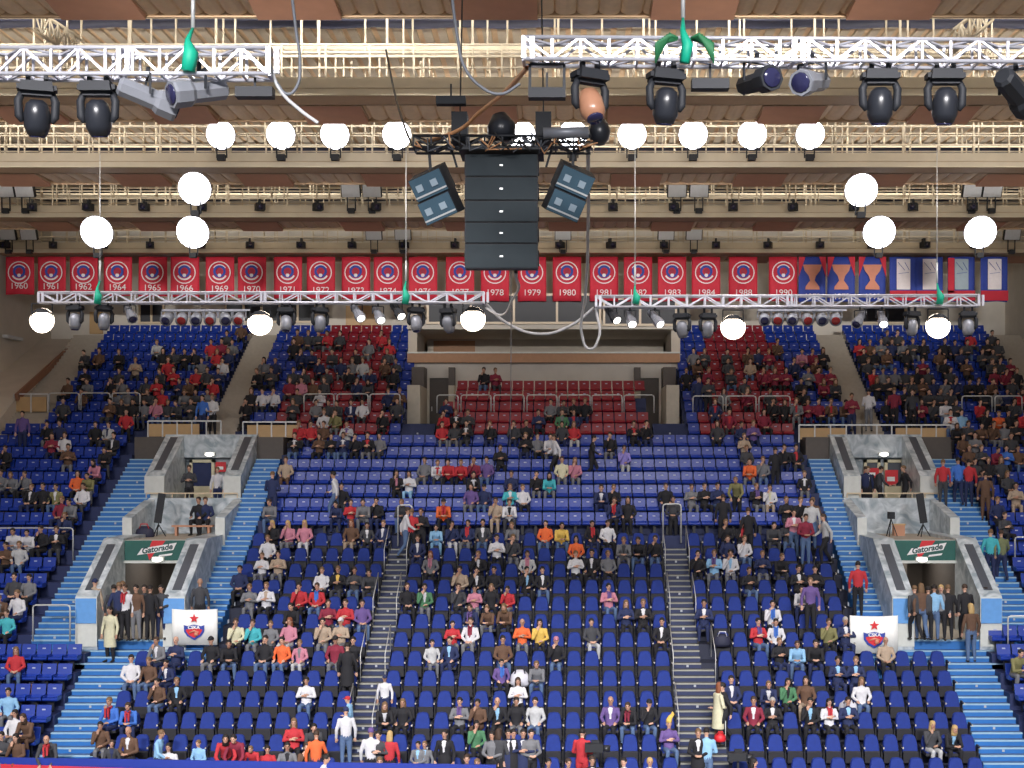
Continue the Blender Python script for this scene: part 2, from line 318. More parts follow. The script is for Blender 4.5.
# ------------------------------------------------------------------ entrances (vomitories)
def entrance(sx, nm):
    X = (lambda x: x) if sx > 0 else mir
    def bx(mb, a, b, *r): a, b = sorted((X(a), X(b))); mb.box(a, b, *r)
    xo, xi, xj, xk = -15.65, -14.95, -12.83, -12.12
    # lower wings
    for (a, b) in ((xo, xi), (xj, xk)):
        A, B = sorted((X(a), X(b)))
        mb = MB(); mb.prism([(43.7, 3.9), (46.5, 3.9), (51.4, 6), (51.4, 7.75), (46.4, 7.72), (43.7, 6.02)], 'x', A, B, 0)
        mb.box(A, B, 43.66, 43.72, 4.4, 6.0, 1)
        mb.box(A+.02, B-.02, 43.62, 43.7, 5.15, 5.95, 2)
        o = struct(mb.build('wall_%s_entrance_wing' % nm, [M['marble'], M['stone'], M['wingblue']]))
        q = MB(); v0 = Vector((0, 46.2, 7.72-.12)); v1 = Vector((0, 44.0, 6.25))
        cx = (A+B)/2; q.add([(cx-.15, 43.95, 6.24), (cx+.15, 43.95, 6.24), (cx+.15, 46.1, 7.50), (cx-.15, 46.1, 7.50)], [(0, 1, 2, 3)])
        for v in range(4): q.v[v] = (q.v[v][0], q.v[v][1], q.v[v][2]+.008+(q.v[v][1]-43.95)*.0)
        q.build('wing_inset', M['inset'], o)
        # fix the inset onto the slope
        for v in o.children[0].data.vertices: v.co.z = 6.02+(v.co.y-43.7)/(46.4-43.7)*(7.72-6.02)+.012
    # lintel with the advertising board, passage behind
    mb = MB(); bx(mb, xi, xj, 46.42, 46.8, 6.95, 7.66); bx(mb, xi, xj, 46.3, 46.45, 6.88, 6.97); bx(mb, xi, xj, 46.8, 51.3, 7.3, 7.6)
    struct(mb.build('wall_%s_entrance_lintel' % nm, M['stone']))
    mb = MB(); bx(mb, xi, xj, 43.85, 51.0, lz-.3, lz-.02); struct(mb.build('floor_%s_passage' % nm, M['conc']))
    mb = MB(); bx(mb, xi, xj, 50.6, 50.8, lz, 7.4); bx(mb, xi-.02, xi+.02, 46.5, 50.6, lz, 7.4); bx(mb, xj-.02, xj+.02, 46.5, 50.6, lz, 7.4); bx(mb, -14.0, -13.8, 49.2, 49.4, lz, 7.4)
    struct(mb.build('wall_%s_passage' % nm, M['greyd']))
    # middle box: side walls and back wall
    for (a, b) in ((-15.72, -15.38), (-12.4, -12.06)):
        A, B = sorted((X(a), X(b)))
        mb = MB(); mb.prism([(48.6, 6.2), (51.5, 7), (51.5, 8.97), (48.6, 8.35)], 'x', A, B, 0); mb.box(A, B, 48.55, 48.62, 6.3, 8.33, 1)
        struct(mb.build('wall_%s_box_side' % nm, [M['marble'], M['stonew']]))
    mb = MB(); bx(mb, -15.7, -12.1, 51.3, 51.6, 7.2, 8.96); struct(mb.build('wall_%s_box_back' % nm, M['marble']))
    mb = MB(); bx(mb, -15.4, -12.4, 46.5, 51.3, 7.4, 7.62); struct(mb.build('floor_%s_box' % nm, M['conc']))
    # upper wings
    for (a, b) in ((-15.85, -15.1), (-12.85, -12.2)):
        A, B = sorted((X(a), X(b)))
        mb = MB(); mb.prism([(51.6, 8.2), (54.4, 8.2), (54.4, 11.42), (51.6, 9.8)], 'x', A, B, 0); mb.box(A, B, 51.55, 51.62, 8.7, 9.79, 1)
        o = struct(mb.build('wall_%s_upper_wing' % nm, [M['marble'], M['stonew']]))
        cx = (A+B)/2; q = MB(); q.add([(cx-.15, 51.95, 0), (cx+.15, 51.95, 0), (cx+.15, 54.2, 0), (cx-.15, 54.2, 0)], [(0, 1, 2, 3)])
        q.v = [(v[0], v[1], 9.8+(v[1]-51.6)/2.8*1.62+.012) for v in q.v]; q.build('wing_inset', M['inset'], o)
    mb = MB(); bx(mb, -15.85, -12.2, 54.3, 54.7, 10.5, 11.42); bx(mb, -15.85, -12.2, 54.7, 54.9, 8.3, 10.6); struct(mb.build('wall_%s_upper_entrance' % nm, M['marble']))
    mb = MB(); bx(mb, -15.7, -12.2, 51.6, 54.9, 8.2, 8.4); struct(mb.build('floor_%s_upper_landing' % nm, M['conc']))
    # doors
    pxs = [(190, 215)] if sx > 0 else [(863.5, 880), (884, 904)]
    for n, (p0, p1) in enumerate(pxs):
        Y = 54.6; a, b = XP(p0, Y), XP(p1, Y); zt = 10.42
        f = MB(); f.box(a, a+.12, Y-.1, Y+.05, 8.4, zt); f.box(b-.12, b, Y-.1, Y+.05, 8.4, zt); f.box(a, b, Y-.1, Y+.05, zt-.12, zt); f.box(a, b, Y-.08, Y+.05, 8.4, 9.35)
        o = struct(f.build('door_%d' % (7+n+(2 if sx < 0 else 0)), M['cream'])); g = MB(); g.box(a+.12, b-.12, Y-.02, Y+.02, 9.35, zt-.12); g.build('door_glass', M['glassb'] if sx > 0 else M['inset'], o)
    # rails
    r = MB(); A, B = X(-15.75), X(-12.3)
    zr = 9.14
    r.bar((A, 51.45, zr), (B, 51.45, zr), .05)
    for k in range(8): x = A+(B-A)*k/7; r.bar((x, 51.45, 8.9), (x, 51.45, zr), .035)
    tag(r.build('handrail', M['railb']), 'low beige handrail on the marble wall of the %s upper entrance' % nm, 'handrail')
    # oval ceiling lamps
    for (Y, px, py, w_, l) in ((54.2, 210 if sx > 0 else 883.5, 454.5, 'upper', .42), (46.25, 158 if sx > 0 else 921.5, 559.5, 'lower', .42)):
        c = P(px, py, Y); o = empty('wall_lamp', c); q = MB(); q.ball((0, -.12, 0), (.17, .1, .08)); q.build('lamp_glass', M['lampc'], o); q = MB(); q.box(-.2, .2, -.05, .1, -.05, .09); q.build('lamp_base', M['stone'], o)
        tag(o, 'small oval lamp glowing over the %s %s entrance' % (nm, w_), 'lamp')
    # advertising board
    c = Vector(((X(xi)+X(xj))/2, 46.40, 7.31)); W = 2.1; o = empty('advertising_board', c)
    q = MB(); q.box(-W/2, W/2, -.03, .01, -.34, .34); q.build('panel', M['sgreen'], o)
    q = MB(); q.add([(-.1, -.035, .34), (.36, -.035, .34), (.10, -.035, .0), (.26, -.035, .0), (-.2, -.035, -.33), (-.02, -.035, -.08), (-.28, -.035, -.08)], [(6, 5, 4), (6, 2, 5), (6, 0, 2), (0, 1, 2), (2, 3, 5)]); 
    q.build('lightning_bolt', M['sred'], o)
    q = MB(); q.add([(-.62, -.045, -.16), (.62, -.045, .02), (.74, -.045, .27), (-.46, -.045, .07)], [(0, 1, 2, 3)]); q.build('lettering_plate', M['swhite'], o)
    text('lettering', 'Gatorade', .27, M['sdk'], o, (.06, -.055, .055), rot=(PI/2, -math.radians(9), 0), ext=.003, shear=.25, bold=.008, xs=1.02)
    q = MB(); q.add([(.1, -.045, -.22), (.56, -.045, -.16), (.6, -.045, -.09), (.14, -.045, -.15)], [(0, 1, 2, 3)]); q.build('slogan_plate', M['swhite'], o)
    tag(o, 'dark green Gatorade board with red bolt above the lower %s entrance' % nm, 'sign')
entrance(1, 'left'); entrance(-1, 'right')
# red posters near the doors
def poster(px0, px1, py0, py1, Y, lab, mm='sred', txt=None):
    c = P((px0+px1)/2, (py0+py1)/2, Y); w_ = (px1-px0)*Y/F/2; h = (py1-py0)*Y/F/2
    o = empty('poster', c); q = MB(); q.box(-w_, w_, -.01, .01, -h, h); q.build('sheet', M[mm], o)
    q = MB(); q.box(-w_*.7, w_*.5, -.02, -.012, -h*.5, h*.1); q.build('white_band', M['swhite'], o)
    tag(o, lab, 'poster')
poster(215.5, 226, 462, 472, 54.45, 'red poster with a white band beside the left upper door')
poster(864, 879, 468, 478, 54.42, 'red poster on the first door of the right upper entrance')
poster(885, 898, 470, 485, 54.42, 'larger red poster on the glazed door of the right upper entrance')
# walkway railing with wooden panels
def wood_rail(px0, px1, panels, lab, Y=55.1, yt=421, yb=437):
    o = empty('panelled_railing', (XP((px0+px1)/2, Y), Y, ZP(yb, Y))); ox = o.location
    r = MB(); a, b = XP(px0, Y)-ox.x, XP(px1, Y)-ox.x; h = (yb-yt)*Y/F
    r.bar((a, 0, h), (b, 0, h), .06); r.build('top_rail', M['rail'], o)
    n = max(2, round((px1-px0)/16)); 
    for k in range(n+1): p = MB(); x = a+(b-a)*k/n; p.bar((x, 0, -.1), (x, 0, h), .05); p.build('post', M['rail'], o)
    for (c, d) in panels:
        p = MB(); p.box(XP(c, Y)-ox.x, XP(d, Y)-ox.x, .03, .07, .02, h-.12); p.build('wooden_panel', M['wood'], o)
    tag(o, lab, 'railing')
wood_rail(148, 221, [(148, 199)], 'wood panelled railing above the left entrance, outer piece')
wood_rail(243, 300, [(247, 298)], 'wood panelled railing between left entrance and central rows', yt=422, yb=438)
wood_rail(799, 862, [(800, 846)], 'wood panelled railing between central rows and right entrance', yt=425, yb=440)
wood_rail(862, 951, [(896, 948)], 'wood panelled railing above the right entrance, outer piece', yt=425, yb=440)
wood_rail(14, 48, [(14, 46)], 'wood panelled railing at the top of the far left block', Y=57.2, yt=394, yb=412)
# hoop guard rails
def hoop(px0, px1, yt, yb, Y, lab, grp=None):
    o = MB(); z0, z1_ = ZP(yb, Y), ZP(yt, Y); a, b = XP(px0, Y), XP(px1, Y); r = .09
    o.loft([(a, Y, z0), (a, Y, z1_-r), (a+r*.3, Y, z1_-r*.3), (a+r, Y, z1_), (b-r, Y, z1_), (b-r*.3, Y, z1_-r*.3), (b, Y, z1_-r), (b, Y, z0)], .028, 6)
    tag(o.build('guard_rail', M['rail']), lab, 'guard rail', grp)
HG = 'hooped guard rails'
Yh = RY(21)-.75
for n, (a, b) in enumerate(((304, 334), (337, 368), (370, 400))): hoop(a, b, 394, 413, Yh, 'white hooped guard rail in front of upper left block, %s from left' % ordn(n+1), HG)
for n, (a, b) in enumerate(((437, 458), (461, 491), (494, 524), (527, 557), (559, 590), (592, 622), (624, 654))): hoop(a, b, 395, 413, Yh, 'white hooped guard rail before central red seats, %s from left' % ordn(n+1), HG)
for n, (a, b) in enumerate(((693, 723), (726, 756), (759, 790))): hoop(a, b, 396, 414, Yh, 'white hooped guard rail in front of upper right block, %s from left' % ordn(n+1), HG)
for n, (a, b) in enumerate(((49, 79), (81, 110), (112, 140))): hoop(a, b, 393, 410, Yh, 'white hooped guard rail in the far left block, %s from left' % ordn(n+1), HG)
for n, (a, b) in enumerate(((962, 992), (995, 1022))): hoop(a, b, 396, 412, Yh, 'white hooped guard rail in the far right block, %s from left' % ordn(n+1), HG)
hoop(33, 70, 605, 641, RY(6)-1.4, 'white hooped guard rail at the foot of the left outer blue stairs')
hoop(-6, 73, 528, 560, RY(11)-.75, 'wide white guard rail across the middle of the far left block')
hoop(663, 681, 504, 543, RY(11)-.1, 'narrow white guard rail around the standing guard above right aisle')
hoop(398, 412, 505, 546, RY(11)-.1, 'narrow white guard rail at the top of the left aisle')
hoop(1008, 1040, 616, 652, RY(6)-1.4, 'white hooped guard rail at the foot of the right outer blue stairs')
hoop(1015, 1050, 537, 560, RY(10)-.75, 'white guard rail across the middle of the far right block')
for side, fx in (('left', aisleL), ('right', aisleR)):
    for i in range(1, 11, 3):
        for e in (0, 1):
            x = fx(i)[e]; r = MB(); ya = RY(i)-.55; za = RZ(i)
            r.loft([(x, ya, za), (x, ya, za+.88), (x, ya+1.3, za+.88+.75), (x, ya+1.3, za+.6)], .014, 6)
            tag(r.build('aisle_handrail', M['rail']), 'thin handrail on the %s side of the %s aisle, %s from the front' % (('left', 'right')[e], side, ordn((i-1)//3+1)), 'handrail', 'aisle handrails')
# ------------------------------------------------------------------ front barrier
mb = MB(); 
for (a, b) in (((-17.5, 38.05), (-1.8, 37.0)),):
    z = 2.09; mb.add([(a[0], a[1], .4), (b[0], b[1], .4), (b[0], b[1], z), (a[0], a[1], z), (a[0], a[1]+.06, .4), (b[0], b[1]+.06, .4), (b[0], b[1]+.06, z), (a[0], a[1]+.06, z)], [(0, 1, 2, 3), (4, 7, 6, 5), (3, 2, 6, 7), (0, 4, 5, 1), (0, 3, 7, 4), (1, 5, 6, 2)])
o = mb.build('front_barrier', M['barr']); tag(o, 'blue barrier along the front of the left stand', 'barrier')
mb = MB(); mb.add([(-17.5, 38.0, .4), (-8, 37.36, .4), (-8, 37.36, 1.80), (-17.5, 38.0, 1.95)], [(0, 1, 2, 3)]); mb.build('red_strip', M['barrr'], o)
# ------------------------------------------------------------------ club banners hung on the rows
def shield_banner(px, py, w_, h_, Y, lab, tilt=0):
    c = P(px, py, Y); k = Y/F; W = w_*k/2; H = h_*k/2
    o = empty('club_banner', c); q = MB(); n = 10; vs = []; fs = []
    for j in range(2):
        for i in range(n+1):
            x = -W+2*W*i/n; vs.append((x, .03*math.sin(i*1.7)*.5, (-H if j == 0 else H)-(0.03*math.sin(PI*i/n) if j else 0)))
    for i in range(n): fs.append((i, i+1, n+2+i, n+1+i))
    q.add(vs, fs, 0, True); cl = q.build('cloth', M['white'], o); so = cl.modifiers.new('s', 'SOLIDIFY'); so.thickness = .01
    q = MB(); R = W*.22; pts = []
    for i in range(10):
        a = PI/2+PI*i/5; r = R if i % 2 == 0 else R*.42; pts.append((r*math.cos(a), -.06, H*.48+r*math.sin(a)))
    pts.append((0, -.06, H*.48)); q.add(pts, [(10, i, (i+1) % 10) for i in range(10)]); q.build('star', M['sred'], o)
    def sh(s, y): 
        o_ = [(-.46, .18), (-.3, .12), (-.15, .17), (0, .2), (.15, .17), (.3, .12), (.46, .18), (.44, -.2), (.3, -.45), (0, -.66), (-.3, -.45), (-.44, -.2)]
        return [(x*W*s, y, z*H*1.0*s-.06*H) for x, z in o_]
    q = MB(); q.add(sh(1.0, -.05), [tuple(range(12))]); q.build('shield_border', M['blue'], o)
    q = MB(); q.add(sh(.84, -.058), [tuple(range(12))]); q.build('shield_field', M['blue'], o)
    q = MB(); q.add([(x, -.062, z) for x, _, z in sh(.8, 0)[7:]]+[(-.36*W, -.062, -.13*H), (0, -.062, -.02*H), (.36*W, -.062, -.13*H)], [tuple(range(8))]); q.build('shield_lower_field', M['sred'], o)
    q = MB(); q.loft([(-.2*W, -.07, -.3*H), (0, -.07, -.2*H), (.22*W, -.07, -.28*H)], [.03*W, .05*W, .03*W], 6); q.ball((.1*W, -.07, -.38*H), .1*W); q.build('shield_ball', M['gold'], o)
    text('lettering', 'CSKA', H*.24, M['swhite'], o, (0, -.085, -.015*H), ext=.002, bold=.004, xs=1.1)
    for e in (-1, 1):
        q = MB(); q.loft([(e*W, .03, -H), (e*W, .03, H)], .015, 6); q.build('pole', M['rail'], o)
    tag(o, lab, 'banner', 'CSKA shield banners')
shield_banner(194.5, 627, 45, 36, 43.4, 'white CSKA banner with star and shield below the left entrance')
shield_banner(874, 634.5, 47.5, 38, 43.4, 'white CSKA banner with star and shield below the right entrance')
# ------------------------------------------------------------------ seats
def padded_seat(down):
    r = empty('folding_seat')
    # backrest: rounded trapezoid pad
    q = MB(); prof = [(-.225, .36), (-.235, .48), (-.205, .70), (-.17, .83), (-.12, .875), (0, .89), (.12, .875), (.17, .83), (.205, .70), (.235, .48), (.225, .36)]
    n = len(prof); f0 = [(x, -.02+(z-.4)*.16, z) for x, z in prof]; f1 = [(x*.9, -.065+(z-.4)*.16, .62+(z-.62)*.93) for x, z in prof]; f2 = [(x, .045+(z-.4)*.16, z) for x, z in prof]
    q.add(f1+f0+f2, [tuple(range(n))[::-1]]+[(i, (i+1) % n, n+(i+1) % n, n+i) for i in range(n)]+[(n+i, n+(i+1) % n, 2*n+(i+1) % n, 2*n+i) for i in range(n)], 0, False)
    q.add(f2, [tuple(range(n))], 1)
    q.build('backrest', [M['pad'], M['shell']], r)
    q = MB()
    if down: q.box(-.22, .22, -.50, -.06, .38, .46, 0); q.box(-.2, .2, -.48, -.08, .46, .475, 1)
    else:
        q.prism([(-.13, .10), (-.06, .09), (-.045, .39), (-.10, .44), (-.15, .41)], 'x', -.22, .22, 0)
    q.build('seat_pan', [M['shell'], M['pad']], r)
    q = MB(); q.box(.25, .30, -.40, .02, .0, .10, 0); q.box(.255, .295, -.12, .0, 0, .62, 0); q.box(.25, .30, -.36, .02, .56, .60, 0); q.box(.255, .297, -.375, -.355, .555, .605, 1)
    q.build('armrest', [M['armm'], M['tip']], r)
    return r
def plastic_seat_mesh(red):
    q = MB(); 
    q.prism([(-.40, .40), (-.38, .44), (-.10, .43), (-.03, .50), (.05, .80), (.08, .81), (.08, .76), (.0, .42), (-.04, .36), (-.38, .36)], 'x', -.215, .215, 0)
    q.box(-.215, -.19, -.36, .04, .43, .50, 0); q.box(.19, .215, -.36, .04, .43, .50, 0)
    q.box(-.05, .05, -.0, .012, .66, .70, 1)
    return q.mesh('seat_shell', [M['plred'] if red else M['plast'], M['plate']])
PS = {False: plastic_seat_mesh(False), True: plastic_seat_mesh(True)}
q = MB(); q.box(-.05, .05, -.22, -.12, 0, .37); q.box(-.18, .18, -.3, -.02, .33, .365); PF = q.mesh('seat_bracket', M['armm'])
# ------------------------------------------------------------------ people: bodies
def rotx(p, c, a):
    p = Vector(p); d = p-c; return c+Vector((d.x, d.y*math.cos(a)-d.z*math.sin(a), d.y*math.sin(a)+d.z*math.cos(a)))
BODY = {}
def make_body(key, sit, lean=0, arms=None, legs=None, turn=0):
    hz = .50 if sit else .93; hip = Vector((0, 0, hz)); q = MB(); segs = []      # segs: (a, b, radius, slot)
    T = lambda p: rotx(p, hip, lean)      # positive lean tips forwards (-Y)
    def U(x, y, z): return T(Vector((x, y, z+hz-.5)))
    tor = [((0, 0, .42), (.15, .11)), ((0, .0, .50), (.168, .125)), ((0, .02, .62), (.155, .115)), ((0, .02, .78), (.165, .115)), ((0, .01, .93), (.19, .12)), ((0, .015, 1.01), (.185, .10)), ((0, .01, 1.06), (.12, .08)), ((0, .0, 1.09), (.065, .06))]
    q.loft([U(*p) for p, r in tor], [r for p, r in tor], 14)
    segs += [(U(0, 0, .62), U(0, 0, .80), .16, 1), (U(-.08, .01, .95), U(.08, .01, .95), .13, 1), (U(0, .01, 1.0), U(0, .01, 1.05), .09, 1)]
    q.loft([U(0, .005, 1.04), U(0, -.01, 1.10), U(0, -.015, 1.17)], [.062, .052, .052], 10); segs.append((U(0, -.005, 1.11), U(0, -.01, 1.16), .05, 0))
    hc = U(0, -.025, 1.265)
    H = [(-.118, -.02, .026, .03), (-.10, -.02, .046, .055), (-.06, -.012, .062, .078), (-.02, -.002, .071, .09), (.03, .0, .077, .098), (.075, .005, .070, .088), (.105, .008, .048, .06), (.12, .008, .02, .025)]
    q.loft([hc+Vector((0, h[1], h[0])) for h in H], [(h[2], h[3]) for h in H], 14); segs.append((hc, hc+Vector((0, 0, .05)), .09, 0))
    q.loft([hc+Vector((0, -.088, .025)), hc+Vector((0, -.106, -.012)), hc+Vector((0, -.098, -.03))], [.010, .016, .013], 6)
    for e in (-1, 1): q.ball(hc+Vector((e*.078, .01, -.005)), (.012, .022, .032), 8, 5)
    for e in (-1, 1):
        El, Wr, Hd = arms[0 if e < 0 else 1]
        Sh = U(e*.185, .015, 1.0); El = Vector((El[0]*1, El[1], El[2])); Wr = Vector(Wr); Hd = Vector(Hd).normalized()
        q.loft([U(e*.12, .015, 1.0), Sh, Sh.lerp(El, .5), El], [.07, .068, .056, .052], 10); q.loft([El, El.lerp(Wr, .4), Wr], [.052, .048, .036], 10); q.ball(El, .05); q.ball(Sh, .068)
        segs += [(Sh, El, .06, 1), (El, Wr-(Wr-El)*.08, .046, 1)]
        side = Hd.cross(Vector((0, 0, 1)) if abs(Hd.z) < .8 else Vector((0, 1, 0))).normalized(); nrm = side.cross(Hd)
        pe = Wr+Hd*.085
        # palm
        ring = []; q.loft([Wr-Hd*.02, Wr+Hd*.03, pe], [.026, .034, .036], 8); segs.append((Wr+Hd*.01, pe+Hd*.07, .045, 0))
        for k, L in enumerate((.062, .075, .07, .055)):
            b = pe+side*(k-1.5)*.021-Hd*.01; m_ = b+Hd*L*.55-nrm*.004; t = b+Hd*L-nrm*.022; q.loft([b, m_, t], [.011, .0105, .009], 6)
        tb = Wr+Hd*.03+side*(-e)*.03; q.loft([tb, tb+side*(-e)*.03+Hd*.03, tb+side*(-e)*.035+Hd*.065], [.014, .012, .010], 6)
        Kn, An = legs[0 if e < 0 else 1]; Kn = Vector(Kn); An = Vector(An); Hp = Vector((e*.085, 0, hz-.01))
        q.loft([Hp, Hp.lerp(Kn, .35), Kn], [.098, .092, .066], 12); q.loft([Kn, Kn.lerp(An, .35), An], [.066, .062, .046], 12); q.ball(Kn, .066)
        segs += [(Hp.lerp(Kn, .2), Kn, .085, 2), (Kn, An, .055, 2)]
        d = Vector((e*.12, -1, 0)).normalized()
        q.loft([An+Vector((0, .05, -.055)), An+Vector((0, .0, -.05)), An+d*.10+Vector((0, 0, -.062)), An+d*.19+Vector((0, 0, -.072))], [.035, (.043, .045), (.046, .034), (.035, .022)], 10); segs.append((An+Vector((0, .02, -.065)), An+d*.18+Vector((0, 0, -.075)), .04, 3))
    segs.append((hip+Vector((-.07, 0, -.02)), hip+Vector((.07, 0, -.02)), .14, 2))
    me = q.mesh('tmp', M['skin']); o = bpy.data.objects.new('tmp', me); COL.objects.link(o)
    r = o.modifiers.new('r', 'REMESH'); r.mode = 'VOXEL'; r.voxel_size = .0115; r.use_smooth_shade = True
    sm = o.modifiers.new('s', 'SMOOTH'); sm.factor = .4; sm.iterations = 2
    out = []
    for dec in (.45, .045):
        dm = o.modifiers.get('d') or o.modifiers.new('d', 'DECIMATE'); dm.ratio = dec
        bpy.context.view_layer.update(); dg = bpy.context.evaluated_depsgraph_get(); m2 = bpy.data.meshes.new_from_object(o.evaluated_get(dg)); m2.name = 'person_body'
        n = len(m2.polygons); c = np.empty(n*3, 'f'); m2.polygons.foreach_get('center', c); c = c.reshape(-1, 3); nn = np.empty(n*3, 'f'); m2.polygons.foreach_get('normal', nn); nn = nn.reshape(-1, 3)
        best = np.full(n, 1e9); mi = np.zeros(n, 'i')
        for a, b, rad, slot in segs:
            a = np.array(a); b = np.array(b); ab = b-a; t = np.clip(((c-a)@ab)/max(1e-9, ab@ab), 0, 1); d = np.linalg.norm(c-(a+t[:, None]*ab), axis=1)/rad
            k = d < best; best[k] = d[k]; mi[k] = slot
        # opened jacket: a wedge of shirt on the chest
        inv = np.array([list(rotx(Vector(p.tolist()), hip, -lean)) for p in c]); z = inv[:, 2]-hz+.5
        vv = (mi == 1) & (z > .74) & (z < 1.08) & (np.abs(inv[:, 0]) < .012+.055*(z-.74)/.3) & (nn[:, 1] < -.25) & (inv[:, 1] < -.05); mi[vv] = 4
        h = np.array(hc); rel = c-h
        if dec > .1:
            for e in (-1, 1): mi[np.linalg.norm(rel-np.array((e*.03, -.088, .012)), axis=1) < .0135] = 5
            mi[(np.abs(rel[:, 0]) < .024) & (np.abs(rel[:, 2]+.056) < .008) & (rel[:, 1] < -.06)] = 6
        m2.materials.clear()
        for s_ in ('skin', 'bag', 'bag', 'shoe', 'bag', 'eye', 'lip'): m2.materials.append(M[s_])
        m2.polygons.foreach_set('material_index', mi.astype('i')); m2.polygons.foreach_set('use_smooth', [True]*n); m2.update(); out.append(m2)
    bpy.data.objects.remove(o); BODY[key] = (out[0], out[1], hc)
SL = lambda w_=.12, y=-.42, ay=-.34, az=.10: [((-w_, y, .52), (-w_-.01, ay, az)), ((w_, y, .52), (w_+.01, ay, az))]
def sym(E, W_, Hh): return [((-E[0], E[1], E[2]), (-W_[0], W_[1], W_[2]), (-Hh[0], Hh[1], Hh[2])), (E, W_, Hh)]
make_body('sit_hands_on_knees', 1, 0, sym((.27, -.03, .76), (.15, -.27, .66), (-.05, -1, -.2)), SL())
make_body('sit_leaning_forward', 1, .42, sym((.22, -.33, .66), (.07, -.52, .70), (-.6, -.7, 0)), SL(.16))
make_body('sit_arms_crossed', 1, -.05, [((-.27, -.05, .77), (-.02, -.19, .85), (1, -.1, .15)), ((.27, -.05, .77), (.03, -.21, .81), (-1, -.05, .1))], SL(.13, ay=-.37))
make_body('sit_leaning_back', 1, -.16, sym((.26, .0, .75), (.08, -.22, .63), (-.7, -.6, -.1)), SL(.14, ay=-.38, az=.12))
make_body('sit_hand_at_chin', 1, .12, [((-.22, -.20, .74), (-.06, -.22, 1.03), (.2, .1, 1)), ((.25, -.1, .74), (.06, -.28, .66), (-.8, -.5, 0))], SL(.11))
make_body('stand_arms_down', 0, 0, sym((.27, .02, 1.15), (.27, -.05, .90), (-.02, -.15, -1)), [((-.10, -.01, .5), (-.11, .02, .10)), ((.10, -.01, .5), (.11, .02, .10))])
make_body('stand_arms_crossed', 0, -.02, [((-.28, -.05, 1.18), (-.02, -.20, 1.25), (1, -.1, .1)), ((.28, -.05, 1.18), (.03, -.22, 1.21), (-1, -.05, .1))], [((-.11, -.01, .5), (-.14, .02, .10)), ((.11, -.01, .5), (.14, .02, .10))])
make_body('stand_hands_in_front', 0, .03, sym((.26, -.04, 1.14), (.07, -.24, 1.08), (-.7, -.5, 0)), [((-.10, -.01, .5), (-.11, .02, .10)), ((.10, -.01, .5), (.11, .02, .10))])
make_body('walk', 0, .08, [((-.27, -.10, 1.17), (-.24, -.30, 1.03), (0, -.9, .2)), ((.27, .12, 1.16), (.26, .12, .92), (0, -.2, -1))], [((-.10, .02, .5), (-.10, .28, .16)), ((.10, -.20, .53), (.10, -.16, .10))])
make_body('lean_on_rail', 0, .55, sym((.26, -.40, 1.06), (.14, -.55, .86), (-.1, -.7, -.7)), [((-.10, .02, .5), (-.11, .10, .10)), ((.10, .02, .5), (.11, .10, .10))])
make_body('raise_hands', 0, -.05, sym((.25, -.22, 1.22), (.08, -.30, 1.50), (-.2, -.2, 1)), [((-.10, -.01, .5), (-.11, .02, .10)), ((.10, -.01, .5), (.11, .02, .10))])
# hair pieces, origin at the head centre
def hair_mesh(kind):
    q = MB()
    R = [(-.02, .032, .078, .078), (.01, .018, .084, .092), (.045, .008, .086, .104), (.08, .006, .080, .098), (.11, .006, .060, .074), (.13, .006, .028, .035)]
    if kind in ('short', 'cap'): 
        R2 = [(z, y+(.012 if z < .03 else 0), rx, ry) for z, y, rx, ry in R]
        q.loft([(0, y, z) for z, y, rx, ry in R2], [(rx, ry) for z, y, rx, ry in R2], 14)
    if kind == 'long':
        R2 = [(-.21, .06, .085, .05), (-.14, .055, .098, .06), (-.06, .045, .096, .072), (0, .03, .092, .085)]+R[2:]
        q.loft([(0, y, z) for z, y, rx, ry in R2], [(rx, ry) for z, y, rx, ry in R2], 14)
    if kind == 'cap':
        q.loft([(0, -.07, .045), (0, -.165, .03)], [(.072, .012), (.055, .008)], 10)
    if kind == 'horn':
        q.loft([(0, 0, .05), (0, 0, .11), (.04, .0, .20), (.12, 0, .30), (.10, 0, .36)], [.095, .09, .07, .05, .02], 10)
    return q.mesh('hair', M['bag'])
HAIR = {k: hair_mesh(k) for k in ('short', 'long', 'cap', 'horn')}
def coat_mesh():
    q = MB(); q.loft([(0, 0, 1.1), (0, .0, .95), (0, .0, .75), (0, .01, .50)], [(.175, .135), (.195, .15), (.20, .16), (.205, .165)], 16, cap=False)
    q.loft([(0, 0, 1.09), (0, .0, .95), (0, .0, .75), (0, .01, .50)], [(.165, .125), (.185, .14), (.19, .15), (.195, .155)], 16, cap=False); return q.mesh('coat_skirt', M['bag'])
COAT = coat_mesh()
q = MB(); q.loft([(-.075, -.03, 0), (-.04, -.08, -.01), (0, -.10, -.03), (.04, -.08, -.01), (.075, -.03, 0), (.05, .05, .01), (-.05, .05, .01), (-.075, -.03, 0)], .026, 8)
q.box(-.07, -.02, -.155, -.125, -.30, -.02); q.box(.02, .07, -.155, -.125, -.27, -.02); SCARF = q.mesh('scarf', M['bag'])
